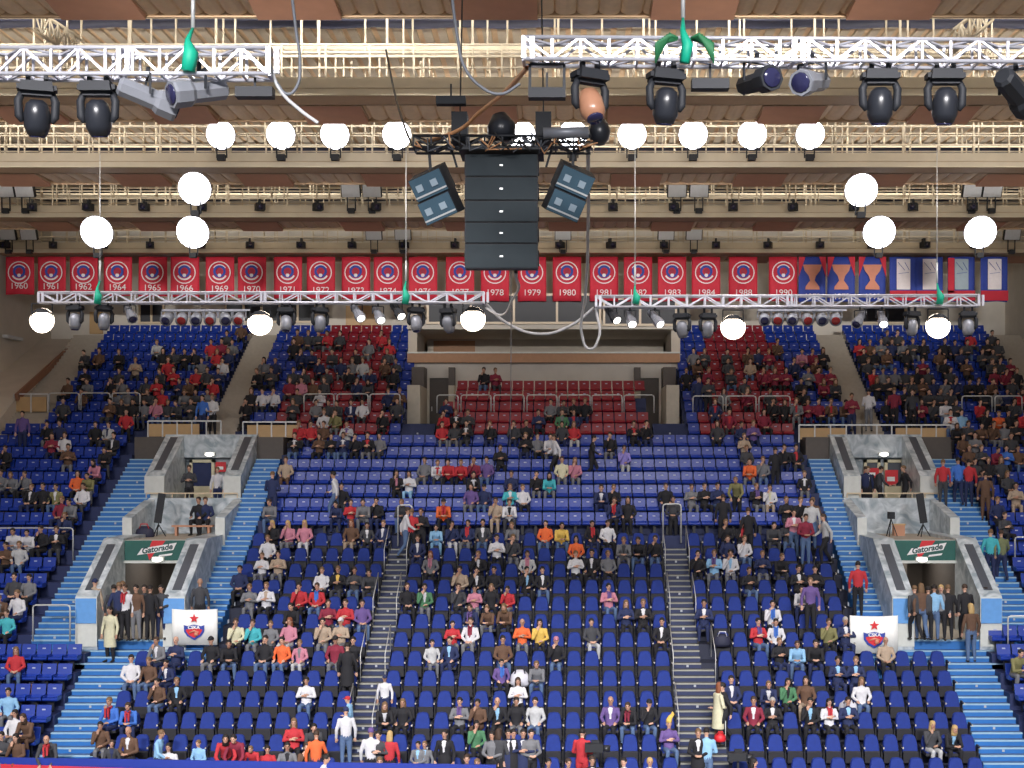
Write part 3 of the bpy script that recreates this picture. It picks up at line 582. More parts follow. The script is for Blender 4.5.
CC = {'k': ('black', (.014, .014, .018)), 'n': ('navy', (.018, .028, .09)), 'w': ('white', (.62, .62, .65)), 'g': ('grey', (.17, .175, .19)), 'l': ('light grey', (.46, .47, .48)), 'r': ('red', (.46, .03, .04)), 'm': ('maroon', (.22, .02, .045)),
 'o': ('orange', (.72, .14, .04)), 'y': ('yellow', (.68, .46, .10)), 'e': ('beige', (.40, .31, .23)), 'b': ('brown', (.12, .065, .04)), 'p': ('pink', (.50, .20, .27)), 'u': ('purple', (.13, .08, .25)), 'c': ('light blue', (.25, .47, .70)), 'B': ('blue', (.05, .16, .55)),
 'v': ('olive', (.20, .19, .08)), 'G': ('green', (.07, .20, .10)), 't': ('turquoise', (.06, .42, .48)), 'j': ('jeans blue', (.09, .15, .28)), 'V': ('lavender', (.28, .24, .62)), 'x': ('camouflage', (.16, .18, .09)), 'd': ('dark grey', (.05, .052, .06)), 'P': ('pale yellow', (.62, .60, .42))}
CM = {k: mat('cloth_'+v[0].replace(' ', '_'), v[1], .85, var=.18, scale=14) for k, v in CC.items()}
HC = {'brown': (.05, .028, .018), 'dark': (.014, .010, .009), 'blond': (.48, .33, .14), 'grey': (.38, .37, .35), 'red': (.22, .07, .03), 'fair': (.17, .10, .05)}
HM = {k: mat('hair_'+k, v, .7) for k, v in HC.items()}
SKN = [mat('skin_%d' % i, c, .6, var=.05) for i, c in enumerate(((.52, .30, .21), (.60, .36, .26), (.44, .25, .17)))]
# people seen in the photograph. origin + list of 'x,y,pose,top,bottom,hair' in quarter pixels from the origin.
# pose s sit, w stand, W stand sideways, B stand from behind, L lean. top: S suit+white shirt, T suit+tie, or colour (+ inner colour)
TXT = {
(0, 384): """90,150,w,u,n;188,150,s,k;225,155,s,n;190,215,s,m;235,210,s,w;285,255,s,b,g;388,155,s,k;432,165,s,ln;512,115,s,r;548,115,s,k;492,210,s,kw;525,205,s,m;470,265,s,k;510,260,s,k;487,300,s,k;40,245,s,k;40,345,s,g,k;5,350,s,g;
402,345,s,p,k,f;440,345,s,c,j;90,385,s,g,k;132,395,s,kw;183,390,s,k;238,395,s,vw;330,390,s,o,k,f;375,400,s,v,g;295,445,s,g;335,440,s,w;245,455,s,m;380,450,s,k;355,500,s,n;410,420,s,c;68,555,s,w;122,555,s,w;165,565,s,k;240,610,s,kw;290,620,s,k;255,680,s,kP;48,665,s,b;98,665,s,l;335,520,s,n;
445,75,s,b;505,40,s,g;555,20,s,d;350,40,s,b;655,90,s,d;605,95,s,g;700,75,s,d;742,85,s,d;760,45,s,g;800,35,s,d;795,80,s,g;865,80,s,d;850,112,w,w,k;620,15,s,d;870,15,s,g;620,130,s,p;695,125,s,b;745,125,s,g;810,110,w,B,n;
757,350,X,d,k;870,345,w,w,n,k;795,515,Z,k,k;822,525,Z,n,k""",
(256, 384): """35,30,s,w;85,35,s,w;183,5,s,p;238,10,s,w;293,75,s,d;345,70,s,d;375,80,s,S;430,65,s,w;285,115,s,w;320,120,s,v;250,60,s,g;165,175,s,r;212,165,s,r;265,175,s,b;350,165,s,lu;
162,205,s,S;243,215,s,b,k,f;278,215,s,k;328,210,s,S;375,205,s,k;430,205,s,g;462,210,s,kr;110,305,s,e,b;65,410,B,n,n;318,408,W,w,j;360,415,s,k;350,450,s,n,n,c;385,480,s,r,n,c;442,465,s,g,g;500,450,s,k;
60,515,s,g,j;97,520,s,k,k,fy;160,520,s,p,g,fy;212,525,s,p,w,fy;356,520,s,S;412,540,s,b,e,fr;458,545,s,dw,k,c;500,525,s,nw;45,635,s,w,k;40,700,s,w,g,c;85,705,s,e,g;
565,350,s,kp,k,f;612,355,s,w,c,f;660,310,s,g;715,310,s,wr;767,320,s,r,k;812,310,s,r,k;865,310,s,m,k;922,315,s,u,j;853,355,s,kw;965,260,s,k;995,350,s,n;890,410,s,n,j,h;840,420,s,u,g,f;995,415,s,tw;740,460,s,or,k,h;615,475,s,d;
598,515,W,w,j;622,530,B,r,k;660,530,w,k,k;985,465,s,e,e;795,530,s,n,w;735,570,s,c,c,c;850,535,s,nr,g;912,590,s,dw,j;972,605,s,w,k;1015,590,s,d;655,650,s,S;700,650,s,gp,k,fr;908,710,s,S;878,757,s,e;945,757,s,k;
742,80,s,n;725,130,s,r;770,125,s,S;825,120,s,d;765,170,s,r;820,165,s,d;865,175,s,kw;935,165,s,k;1005,500,s,wk""",
(512, 384): """5,165,s,d;65,180,s,k;105,185,s,g;150,185,s,w;200,125,s,Gg;245,165,s,r,l,fy;155,80,s,g;110,95,s,n;210,85,s,d;250,90,s,k;290,80,s,k;245,125,s,nr;200,170,s,d;70,215,s,k,n;175,235,W,w,k;320,240,W,S,k;402,215,s,k;510,175,s,kr;555,170,s,k;447,265,s,V,l;
220,310,s,P,g;265,315,s,p,g,f;75,365,s,k;100,365,s,t,g,f;10,415,s,w,k;355,415,s,S;410,420,s,k;412,480,s,nr;460,470,s,k,k,f;640,430,s,k;645,465,F,d,k;708,425,s,g,g;752,420,s,k;820,425,s,n;900,400,L,v,k;1000,420,s,ku;845,480,B,k,k;967,310,s,o,g;1010,320,s,g;
913,225,s,e,k;960,235,s,d;127,530,s,o,j;197,530,s,y,j;325,550,s,kr;378,540,s,w,k;10,585,s,g;497,600,s,k,j;560,605,s,k,j;458,645,s,gd,g;268,660,s,o,k,f;320,665,s,S;382,665,s,g;262,710,s,w,k;62,725,s,lp,k;132,715,s,kw;735,655,s,k,k;803,655,s,cu,g;858,655,s,n;
855,600,s,k;915,570,s,kr;945,555,B,k,k;930,650,s,w,j;970,655,s,n,g;870,715,s,wc;940,720,s,k;745,20,w,n,n;785,15,w,d,k;835,75,s,nr;880,90,s,mr;895,145,s,n;935,145,s,u""",
(768, 384): """135,100,s,gr;170,100,s,m;230,90,s,br;280,95,s,b;318,80,s,d;335,140,w,m,n;403,55,B,w,g;505,50,B,m,k;578,40,w,d,k;695,50,s,d;745,45,s,d;720,80,s,w;705,140,s,wr;785,140,s,c;825,150,s,d;865,150,s,b;915,140,s,o;905,185,s,b;945,190,s,g;978,190,s,d;1010,235,s,b;
104,270,s,k;138,275,s,kr;30,310,B,k,k;150,360,s,kw;18,415,s,wP,e;90,485,s,k;138,485,s,k;205,500,s,b;60,545,s,d;30,560,s,d;103,560,w,pw,j;150,545,w,m,j;175,530,w,l,j;230,540,W,l,k;35,710,s,k;218,720,s,k;
355,360,B,n,k;400,360,w,S,k;445,370,W,d,k;635,385,W,k,k;700,340,B,r,d;760,310,s,g;762,350,B,B,n;803,365,B,r,n;870,410,B,b,b;805,275,s,b;850,300,s,k;885,270,s,m;845,320,s,d;968,415,s,e,e;890,600,B,t,n;935,640,B,x,n""",
(0, 576): """40,5,s,d;133,35,s,g;38,95,s,bg,g;88,90,s,w;140,90,s,k;2,120,s,t;60,315,s,r,j,f;33,455,s,c,g;100,480,s,b,b,f;95,560,s,b,b,f;42,550,s,w,g,f;35,605,s,d;232,405,s,wp,k,f;275,415,s,n,k;233,600,s,B,e;308,595,s,pu,g;192,650,L,dr,k,z;
378,60,B,e,j,hn;440,185,w,PC,k;475,60,B,n,k;455,50,B,d,k;490,35,w,l,k;500,75,w,wr,k;545,110,w,b,g;578,50,w,d,k;600,60,B,k,k;645,50,w,d,n;800,65,B,d,k,z;945,55,s,g,g;985,5,s,n;935,215,s,P,k;1015,215,s,t,g;878,240,s,k;
600,275,s,gw;672,285,s,nw,n,c;725,265,s,n,n,z;812,275,s,k,g,h;560,335,s,w,j;627,340,s,b,j;655,420,s,b;718,430,s,T;478,495,s,Br,n;555,495,s,Br,n;437,580,s,b;440,622,w,dn,k,c;510,600,w,bw,k,z;627,620,W,c,n;680,630,s,w,l,f;790,615,w,c,c,c;900,650,L,r,k,f;948,655,L,m,k;1012,685,L,r,k,c""",
(256, 576): """58,205,s,g,g,c;10,205,s,t;145,190,s,p,l,fr;195,240,s,pg,l,c;45,60,s,we,k;170,55,s,r;165,100,s,k;245,60,s,rB,j;265,5,s,w;350,5,s,ky;400,5,s,d;465,5,s,d;290,125,s,m,d;365,135,s,r,j;415,140,s,u,j;275,205,s,e,g;350,230,s,e,g,hw;370,240,s,k;345,272,s,m,g,h;
45,275,s,k,j;112,275,s,o,j;230,435,s,w,j;365,290,Q,k,k;375,512,W,c,n,chr;360,590,B,w,j,hn;515,440,w,w,n,chn;165,605,s,r,k,f;215,605,s,d;75,650,s,uB,k;10,700,s,r,k,c;130,665,s,gk;195,670,s,bk,k,f;240,655,B,o,n,r;268,690,W,w,k;460,645,B,w,k,hu;490,620,w,d,k;535,655,B,r,k,fy;
540,515,s,kw,k,f;577,525,s,k,k,f;495,715,w,S,k;650,660,w,gc,k,c;675,662,w,gc,k,c;755,650,w,S,k;882,625,s,G,k,f;945,640,w,g,k,f;843,735,w,dw,k;885,710,w,S,k;1010,650,w,S,k;815,535,s,gu,k;887,530,s,b,b;960,525,s,T,k,z;970,670,B,d,k,f;
612,75,s,k;675,80,s,Gw,g;810,10,s,d;878,5,s,kw;955,5,s,k;880,95,s,p,g,c;948,95,s,b,g,c;1005,90,s,r,g,c;865,140,s,nu,j;808,215,s,r,g,c;862,205,s,wm,g;975,145,s,b,k,f;700,295,s,l,g,c;757,285,s,T;980,290,s,b,j;978,375,s,uB,k,c""",
(512, 576): """58,10,s,T;40,155,s,o,g,z;395,75,s,pu,j;458,80,s,n,k,f;310,150,s,d,l;525,145,s,S;585,155,s,S;765,160,s,S;110,210,s,y,k,f;180,235,s,k,j,hp;980,220,s,ru,j;1010,180,s,wB,n;95,375,s,g,j;40,455,s,w,k,f;30,525,s,k;90,530,s,l,j;412,530,s,uw,k,gz;468,530,s,km,j;545,540,s,k,j,h;620,560,s,u,j,q;
825,485,K,PC,b,fr;852,485,W,k,k;885,455,s,S;955,470,s,mw,k;1020,450,s,S;280,640,B,r,r;45,640,w,S,k;5,620,w,S,k;75,650,w,g,k;145,745,w,S,k;225,728,w,g,k;320,730,w,kw,k;447,735,w,w,k;550,740,w,w,k,y;635,710,w,wc,k,cy;745,675,w,S,k;778,685,B,c,j;955,695,W,dp,k,f""",
(768, 576): """122,15,s,S;170,20,w,u,k;142,65,s,wk;360,15,B,r,k;22,155,s,wB,k;35,240,s,k;240,225,s,v,k;292,210,s,S,k,g;123,300,s,c,j;183,300,s,k;280,375,s,T;355,380,s,T;467,300,s,e,k,z;380,460,s,w,j,f;8,450,s,S,k,g;77,460,s,Gk,k,f;150,460,s,b,e,f;182,460,s,v,e,f;170,545,s,T;240,540,s,wr,k,f;325,535,s,nc,k;648,630,s,d,l,fy;725,620,s,T,k,fy0;
902,295,s,w,k;1012,300,s,v,g;1015,460,s,B,r;590,95,B,d,k;615,90,B,bw,j,f;640,75,B,d,k;665,80,B,c,j;692,82,w,g,k,y;720,90,B,k,k;790,95,B,k,k;812,150,B,b,j,fy;880,110,W,uC,k""",
(0, 192): """900,548,s,d;952,540,s,b;825,608,s,r;857,608,s,m;905,688,s,w;470,698,s,d;550,695,s,e;625,590,s,l;500,745,s,g;670,715,s,d;860,720,s,r;780,620,s,k""",
(256, 192): """200,548,s,d;155,560,s,b;250,545,s,d;280,562,s,r;325,545,s,d;455,612,s,g;510,582,s,r;545,585,s,r;320,650,s,d;350,690,s,n;400,660,s,g;290,728,s,d;145,755,s,m;180,755,s,b;245,742,s,d;915,728,s,k;955,728,s,m;440,690,s,l""",
(512, 192): """965,665,s,e;805,720,s,m;865,735,s,d;940,650,s,b""",
(768, 192): """140,640,s,p;40,600,s,b;15,640,s,m;175,695,s,b;210,700,s,m;250,700,s,m;455,600,s,g;480,560,s,d;515,560,s,d;830,570,s,r;590,600,s,d;910,710,s,m;940,705,s,d;990,745,s,d;870,690,s,d;430,650,s,k;360,690,s,d;480,650,s,b;620,660,s,m;660,700,s,d;700,640,s,b;800,620,s,d;560,700,s,d""",
}
people = []
for (ox, oy), t in TXT.items():
    for e in t.replace('\n', '').split(';'):
        f = e.strip().split(',')
        if len(f) < 4: continue
        people.append([ox+float(f[0])/4, oy+float(f[1])/4, f[2], f[3], f[4] if len(f) > 4 and f[4] else random.choice('kjgnd'), f[5] if len(f) > 5 else ''])
rr = random.Random(11)
def fill(x0, x1, y0, y1, n, pal):
    for _ in range(n*6):
        if n <= 0: break
        x = rr.uniform(x0, x1); y = rr.uniform(y0, y1)
        if all(abs(p[0]-x) > 9 or abs(p[1]-y) > 8 for p in people):
            people.append([x, y, 's', rr.choice(pal), 'k', 'f' if rr.random() < .3 else '']); n -= 1
fill(855, 1020, 338, 420, 62, 'ddkkbgmndkr'); fill(155, 248, 345, 415, 26, 'ddkgbnrk'); fill(262, 405, 345, 410, 24, 'ddkngbm'); fill(690, 842, 345, 420, 30, 'ddkngbmm'); fill(935, 1022, 410, 520, 22, 'ddkkbngB'); fill(60, 150, 350, 410, 12, 'dkgb')
# ------------------------------------------------------------------ place people
placed = []
def seat_for(px, py):
    # left side of the stand runs slightly askew: correct the picture row
    if px < 390 and py > 600: py = py+(390-px)*.035*(py-560)/180
    best = None
    for i, lst in ROWS.items():
        for s_ in lst:
            Y = RY(i)-.2; z = RZ(i, s_['pl'])+1.24
            dy = CY-(z-CZ)*F/Y-py
            if abs(dy) > 16: continue
            dx = CX+s_['X']*F/Y-px
            d = abs(dx)*1.0+abs(dy)*1.4+(1000 if s_['occ'] else 0)
            if best is None or d < best[0]: best = (d, s_)
    return best
SITP = ['sit_hands_on_knees', 'sit_leaning_forward', 'sit_arms_crossed', 'sit_leaning_back', 'sit_hand_at_chin']
for p in sorted(people, key=lambda p: -p[1]):
    px, py, pose, top, bot, ext = p; child = 'c' in ext
    hgt = .80 if child else rr.uniform(.95, 1.03); rec = dict(p=p, sc=hgt, px=px, py=py, ext=ext, top=top, bot=bot)
    if pose == 's':
        b = seat_for(px, py)
        if b is None or b[0] > 22: continue
        s_ = b[1]; s_['occ'] = True; Y = RY(s_['row'])-.21
        hs = .88 if child else rr.uniform(.94, 1.02)
        rec.update(body=rr.choice(SITP), X=s_['X'], Y=Y, Z=RZ(s_['row'], s_['pl'])+.47*(1-hs)+(.012), rz=rr.uniform(-.25, .25), sc=hs, seat=s_); rec['where'] = s_['block']
    else:
        rz = {'B': PI+rr.uniform(-.3, .3), 'W': -PI/2*(1 if rr.random() < .5 else -1)+rr.uniform(-.3, .3)}.get(pose, rr.uniform(-.3, .3))
        body = {'X': 'stand_arms_crossed', 'F': 'stand_hands_in_front', 'L': 'lean_on_rail', 'W': 'walk', 'Q': 'stand_arms_down', 'K': 'stand_hands_in_front', 'Z': 'sit_hands_on_knees'}.get(pose) or rr.choice(['stand_arms_down', 'stand_arms_crossed', 'stand_hands_in_front', 'stand_arms_down'])
        if pose == 'B': body = rr.choice(['stand_arms_down', 'stand_arms_down', 'walk', 'stand_hands_in_front'])
        if pose == 'Q' or pose == 'K': rz = PI if pose == 'Q' else 1.9
        hh = 1.69*hgt
        if pose == 'L': hh = 1.55*hgt
        side = 'left' if px < 500 else 'right'
        if pose == 'Z': Y = 50.2; Z = 7.62; X = XP(px, Y); rec['where'] = 'on bench in the %s marble box' % side
        elif 462 <= py <= 484 and (175 < px < 235 or 848 < px < 932): Y = 52.4; Z = 8.4; X = XP(px, Y); X = max(X, 11.72) if X > 0 else X; X = min(X, 13.25); rec['where'] = 'on the %s upper landing' % side
        elif 580 <= py <= 606 and (100 < px < 168 or 908 < px < 975):
            if px < 101 or px > 978: Y = 43.3; Z = RZ(5)+.325; X = XP(px, Y)
            else: Z = lz; Y = min(47.5, max(43.4, (CZ-(Z+hh))*F/(py-CY))); X = XP(px, Y)
            rec['where'] = 'at the mouth of the %s lower entrance' % side
        elif 398 < py < 434 and (140 < px < 300 or 800 < px < 950): Y = 55.7; Z = 11.32; X = XP(px, Y); rec['where'] = 'at the railing above the %s entrances' % side
        elif py > 748: Z = .45; Y = 37.35; X = XP(px, Y); rec['where'] = 'in front of the first row'
        elif py > 725 and pose != 'K': 
            Y = 38.2; Z = RZ(-1); X = XP(px, Y); rec['where'] = 'beside the front row'
            if px < 300: Y = 38.35
        else:
            pl = py < 500; off = .3 if (pl or px < 230 or px > 800) and py < 600 else 0
            Y = ((21.036-off-hh+CZ)*F)/(py-CY+.5729*F)
            i = int(round((Y-Y0+.45)/D)); Y = RY(i)-.42; Z = RZ(i)+off; X = XP(px, Y)
            if 'aisle' and (aisleL(i)[0]-.3 < X < aisleL(i)[1]+.3): rec['where'] = 'in the left aisle'
            elif aisleR(i)[0]-.3 < X < aisleR(i)[1]+.3: rec['where'] = 'in the right aisle'
            elif X < -10.9 or X > 9.6: rec['where'] = 'on the blue stairs by the %s entrances' % side if py > 440 else 'at the railing above the %s entrances' % side
            else: rec['where'] = 'between the rows'; 
            for s_ in ROWS.get(i, []):
                pass
            rec['row'] = i
        rec.update(body=body, X=X, Y=Y, Z=Z, rz=rz)
    placed.append(rec)
def cloth(rec):
    t = rec['top']
    if t[0] in 'ST' : return ('n' if rr.random() < .4 else 'k'), ('c' if t[0] == 'T' else 'w')
    t2 = t.replace('C', ''); return t2[0], (t2[1] if len(t2) > 1 else t2[0])
placed.sort(key=lambda r: r['Y'])
NP = 300
stuffp = placed[NP:]; placed = placed[:NP]
NUM = 'none one two three four five six seven eight nine ten eleven twelve'.split()+['many']*40
def describe(rec):
    t = rec['top']; a, b = rec['cl']; stand = rec['body'][:3] != 'sit'
    who = 'child' if 'c' in rec['ext'] else 'person'
    if t == 'S': c = 'dark suit and white shirt'
    elif t == 'T': c = 'dark suit and pale blue shirt'
    elif 'C' in t: c = 'long %s coat' % CC[a][0]
    elif a != b: c = '%s and %s top' % (CC[a][0], CC[b][0])
    else: c = '%s top' % CC[a][0]
    s_ = rec.get('seat'); x = ''
    h = rec['ext']
    if 'h' in h: c = c+' and cap'
    elif 'q' in h: c = c+' and yellow jester hat'
    elif 'z' in h: who = 'bald '+who
    elif 'f' in h and 'y' in h: who = 'long-haired blond '+who
    elif 'f' in h: who = 'long-haired '+who
    if s_:
        r = s_['row']
        row = ('%s row' % ordn(r+2))
        return '%s in %s seated' % (who, c), '%s of %s' % (row, s_['block'])
    back = 'seen from behind ' if abs(abs(rec['rz'])-PI) < .4 else ''
    return '%s in %s %s' % (who, c, 'sitting' if rec['body'][:3] == 'sit' else ('leaning' if 'lean' in rec['body'] else 'standing')), back+rec['where']
for r in placed+stuffp: r['cl'] = cloth(r)
from collections import defaultdict
G = defaultdict(list)
for r in placed: r['d'] = describe(r); G[r['d']].append(r)
for d, lst in G.items():
    lst.sort(key=lambda r: r['X'])
    for k, r in enumerate(lst):
        if len(lst) == 1: r['label'] = '%s, %s' % d
        elif r.get('seat'): 
            r['label'] = '%s, %s of %s from left, %s' % (d[0], ordn(k+1), NUM[len(lst)], d[1])
        else: r['label'] = '%s, %s of %s from left, %s' % (d[0], ordn(k+1), NUM[len(lst)], d[1])
        for a_, b_ in ((' seated,', ','), ('seen from behind ', ''), (' and white shirt', ''), (' and pale blue shirt', ' and blue shirt'), (' row of ', ' row, '), (' by the ', ' by '), (' at the mouth of the ', ' at the '), ('long-haired ', ''), (' from left', ''), (' so', '')):
            if len(r['label'].replace('-', ' ').split()) > 16: r['label'] = r['label'].replace(a_, b_)
hairr = random.Random(5)
seen_ = {}
for r in placed:
    if len(r['label'].split())>16: print('LONG', r['label'])
for r in placed: seen_.setdefault(r['label'], []).append(r)
for l_, v_ in seen_.items():
    if len(v_) > 1: print('DUP', l_, len(v_))
for r in placed:
    body, low, hc = BODY[r['body']]
    o = empty('person', (r['X'], r['Y'], r['Z']), r['rz']); sc = r['sc']; o.scale = (sc*1.03, sc*1.03, sc)
    bo = link('body', body, o); a, b = r['cl']; sk = hairr.choice(SKN)
    bot = CM[r['bot']] if r['top'][0] not in 'ST' else CM[a]
    for k, m in ((0, sk), (1, CM[a]), (2, bot), (4, CM[b])):
        bo.material_slots[k].link = 'OBJECT'; bo.material_slots[k].material = m
    h = r['ext']; kind = 'long' if 'f' in h else 'cap' if 'h' in h else 'horn' if 'q' in h else None if 'z' in h else 'short'
    hm = HM['blond'] if 'y' in h else HM['grey'] if ('g' in h and 'f' not in h) else HM['red'] if ('r' in h and 'f' in h) else HM[hairr.choice(['brown', 'dark', 'dark', 'fair'])]
    if kind == 'cap':
        cm_ = h[h.index('h')+1:] if h.index('h')+1 < len(h) else 'k'; hm = CM.get(cm_[0], CM['k'])
    if kind == 'horn': hm = CM['y']
    if kind:
        ho = link('cap' if kind == 'cap' else 'hat' if kind == 'horn' else 'hair', HAIR[kind], o, hc); ho.material_slots[0].link = 'OBJECT'; ho.material_slots[0].material = hm
    if 'C' in r['top'] or r['p'][2] == 'Q' or (r['top'][0] in 'ST' and r['body'][:3] != 'sit'):
        if r['body'] != 'lean_on_rail':
            co = link('coat', COAT, o); co.material_slots[0].link = 'OBJECT'; co.material_slots[0].material = CM[a]
            if r['top'][0] in 'ST': co.scale = (1, 1, .62); co.location = (0, 0, .42)
    if a != b and b in 'rumpB' and r['top'][0] not in 'ST':
        so = link('scarf', SCARF, o, Vector(hc)+Vector((0, .01, -.16))); so.material_slots[0].link = 'OBJECT'; so.material_slots[0].material = CM[b]
    tag(o, r['label'], 'person', 'spectators')
# the farther spectators as one crowd
vs = []; fs = []; ms = []; base = 0; slots = []; sidx = {}
def slot(m):
    if m.name not in sidx: sidx[m.name] = len(slots); slots.append(m)
    return sidx[m.name]
cache = {}
def arr(me):
    if me.name not in cache:
        v = np.empty(len(me.vertices)*3, 'f'); me.vertices.foreach_get('co', v); cache[me.name] = (v.reshape(-1, 3), [tuple(p.vertices) for p in me.polygons], [p.material_index for p in me.polygons])
    return cache[me.name]
for r in stuffp:
    body, low, hc = BODY[r['body']]; a, b = r['cl']; sk = hairr.choice(SKN)
    mm = [sk, CM[a], CM[r['bot']], M['shoe'], CM[b], M['eye'], M['lip']]
    mt = Matrix.Translation((r['X'], r['Y'], r['Z'])) @ Matrix.Rotation(r['rz'], 4, 'Z') @ Matrix.Scale(r['sc'], 4)
    for me, mats_, off in ((low, mm, Vector((0, 0, 0))), (HAIR['long' if 'f' in r['ext'] else 'short'], [HM[hairr.choice(['brown', 'dark', 'dark', 'fair'])]], hc)):
        V, Fs, Ms = arr(me); m4 = np.array(mt @ Matrix.Translation(off)); V2 = V@m4[:3, :3].T+m4[:3, 3]
        vs.append(V2); fs += [tuple(i+base for i in f) for f in Fs]; ms += [slot(mats_[k]) for k in Ms]; base += len(V)
if vs:
    me = bpy.data.meshes.new('crowd'); me.from_pydata(np.vstack(vs).tolist(), [], fs)
    for m in slots: me.materials.append(m)
    me.polygons.foreach_set('material_index', ms); me.polygons.foreach_set('use_smooth', [True]*len(fs)); me.update()
    tag(link('crowd', me), 'distant spectators filling the upper rows under the banners', 'crowd', None, 'stuff')
# ------------------------------------------------------------------ seats placed
protoU = padded_seat(False); protoD = padded_seat(True)
pads = sorted([s_ for s_ in seats if not s_['pl']], key=lambda s_: s_['row']); plas = sorted([s_ for s_ in seats if s_['pl']], key=lambda s_: s_['row'])
def rowword(b, r): return ordn(r+2)+' row' if 'upper' not in b and 'plastic' not in b else ordn(r-11)+' row behind the padded seats'
mesh_of = {}
for k, s_ in enumerate(pads[:300]):
    c = copy_tree(protoD if s_['occ'] else protoU); c.location = (s_['X'], RY(s_['row']), RZ(s_['row']))
    tag(c, 'blue padded %s seat, %s from the left in %s of %s' % ('occupied' if s_['occ'] else 'folding', ordn(s_['num']), ordn(s_['row']+2)+' row', s_['block']), 'seat', 'padded folding seats')
def merge(name, items, lab, cat):
    vs = []; fs = []; ms = []; base = 0; slots = []; idx = {}
    for me, loc in items:
        V, Fs, Ms = arr(me); vs.append(V+np.array(loc, 'f')); fs += [tuple(i+base for i in f) for f in Fs]; base += len(V)
        for m in Ms:
            mm = me.materials[m]
            if mm.name not in idx: idx[mm.name] = len(slots); slots.append(mm)
            ms.append(idx[mm.name])
    me = bpy.data.meshes.new(name); me.from_pydata(np.vstack(vs).tolist(), [], fs)
    for m in slots: me.materials.append(m)
    me.polygons.foreach_set('material_index', ms); me.update()
    tag(link(name, me), lab, cat, None, 'stuff')
it = []
for n, ch in enumerate(protoU.children): ch.data.name = 'pu%d' % n
for n, ch in enumerate(protoD.children): ch.data.name = 'pd%d' % n
for s_ in pads[300:]:
    for ch in (protoD if s_['occ'] else protoU).children: it.append((ch.data, (s_['X'], RY(s_['row']), RZ(s_['row']))))
merge('folding_seats', it, 'remaining blue padded seats in the rear rows of the padded blocks', 'seats')
for pr in (protoU, protoD):
    for ch in list(pr.children): bpy.data.objects.remove(ch)
    bpy.data.objects.remove(pr)
for s_ in plas[:300]:
    o = link('plastic_seat', None, None, (s_['X'], RY(s_['row']), RZ(s_['row'], True)))
    link('seat_shell', PS[s_['red']], o); link('seat_bracket', PF, o)
    n = ordn(s_['num'])
    rw = ordn(s_['row']+2)+' row of '+s_['block'] if 'plastic' not in s_['block'] else ordn(s_['row']-11)+' of the central plastic rows'
    tag(o, 'blue moulded plastic seat, %s from the left in %s' % (n, rw), 'seat', 'moulded plastic seats')
merge('plastic_seats', [(PS[s_['red']], (s_['X'], RY(s_['row']), RZ(s_['row'], True))) for s_ in plas[300:]], 'remaining blue and red moulded seats in the middle and upper rows', 'seats')
# ------------------------------------------------------------------ roof: catwalks, ceiling strips, panels
BY = [25.3, 33.9, 42.2, 50.9, 59.6]; BZ = 19.5
XL, XR = -24.9, 21.6
q = MB(); q.bar((0, 0, 0), (0, 0, 3.2), .06); q2 = MB(); q2.bar((0, 0, -.2), (0, 0, 3.2), .045); HANG = [q.mesh('hanger', M['beam']), q2.mesh('hanger', M['beam'])]
CW = ['nearest', 'second', 'third', 'fourth', 'last']
for k, Yk in enumerate(BY):
    o = empty('catwalk', (0, Yk, BZ)); w_ = .95
    q = MB(); q.box(XL, XR, 0, .06, .0, .17, 0); q.box(XL, XR, .0, .06, .19, .42, 0); q.box(XL, XR, .02, w_, .0, .05, 1); q.box(XL, XR, .03, .06, .16, .2, 1); q.box(XL, XR, w_-.06, w_, 0, .42, 0)
    x = XL
    q.build('walkway', [M['beam'], M['beamd']], o)
    q = MB()
    for z in (.42, .70, .98, 1.28): q.bar((XL, .03, z), (XR, .03, z), .045)
    for z in (.70, 1.28): q.bar((XL, w_, z), (XR, w_, z), .04)
    x = XL+.3
    while x < XR: q.bar((x, .03, .4), (x, .03, 1.28), .05); q.bar((x+.3, w_, .4), (x+.3, w_, 1.28), .04); x += 1.1
    q.build('railing', M['beam'], o)
    x = XL+.6
    while x < XR:
        for e in (0, .35): link('hanger', HANG[e > 0], o, (x+e, w_+.1+(.6 if e else 0), .4))
        x += 2.2
    tag(o, 'long beige steel catwalk with railing, %s from the viewer' % CW[k], 'catwalk', 'roof catwalks')
    # scalloped strip beyond it
    q = MB(); n = int((XR-XL)/.45); vs = []; fs = []; sg = 6; z0 = .1
    for i in range(n):
        for j in range(sg+1):
            a = PI*j/sg; x = XL+(i+.5-.5*math.cos(a))*.45; z = BZ+.12-.10*math.sin(a); vs += [(x, Yk+1.0, z), (x, Yk+2.55, z)]
    for i in range(len(vs)//2-1): fs.append((2*i, 2*i+2, 2*i+3, 2*i+1))
    q.add(vs, fs, 0, False); q.box(XL, XR, Yk+2.55, Yk+2.63, BZ-.02, BZ+.16, 1); q.box(XL, XR, Yk+1.0, Yk+2.6, BZ+.16, BZ+.22, 0)
    struct(q.build('ceiling', [M['scal'], M['beamd']]))
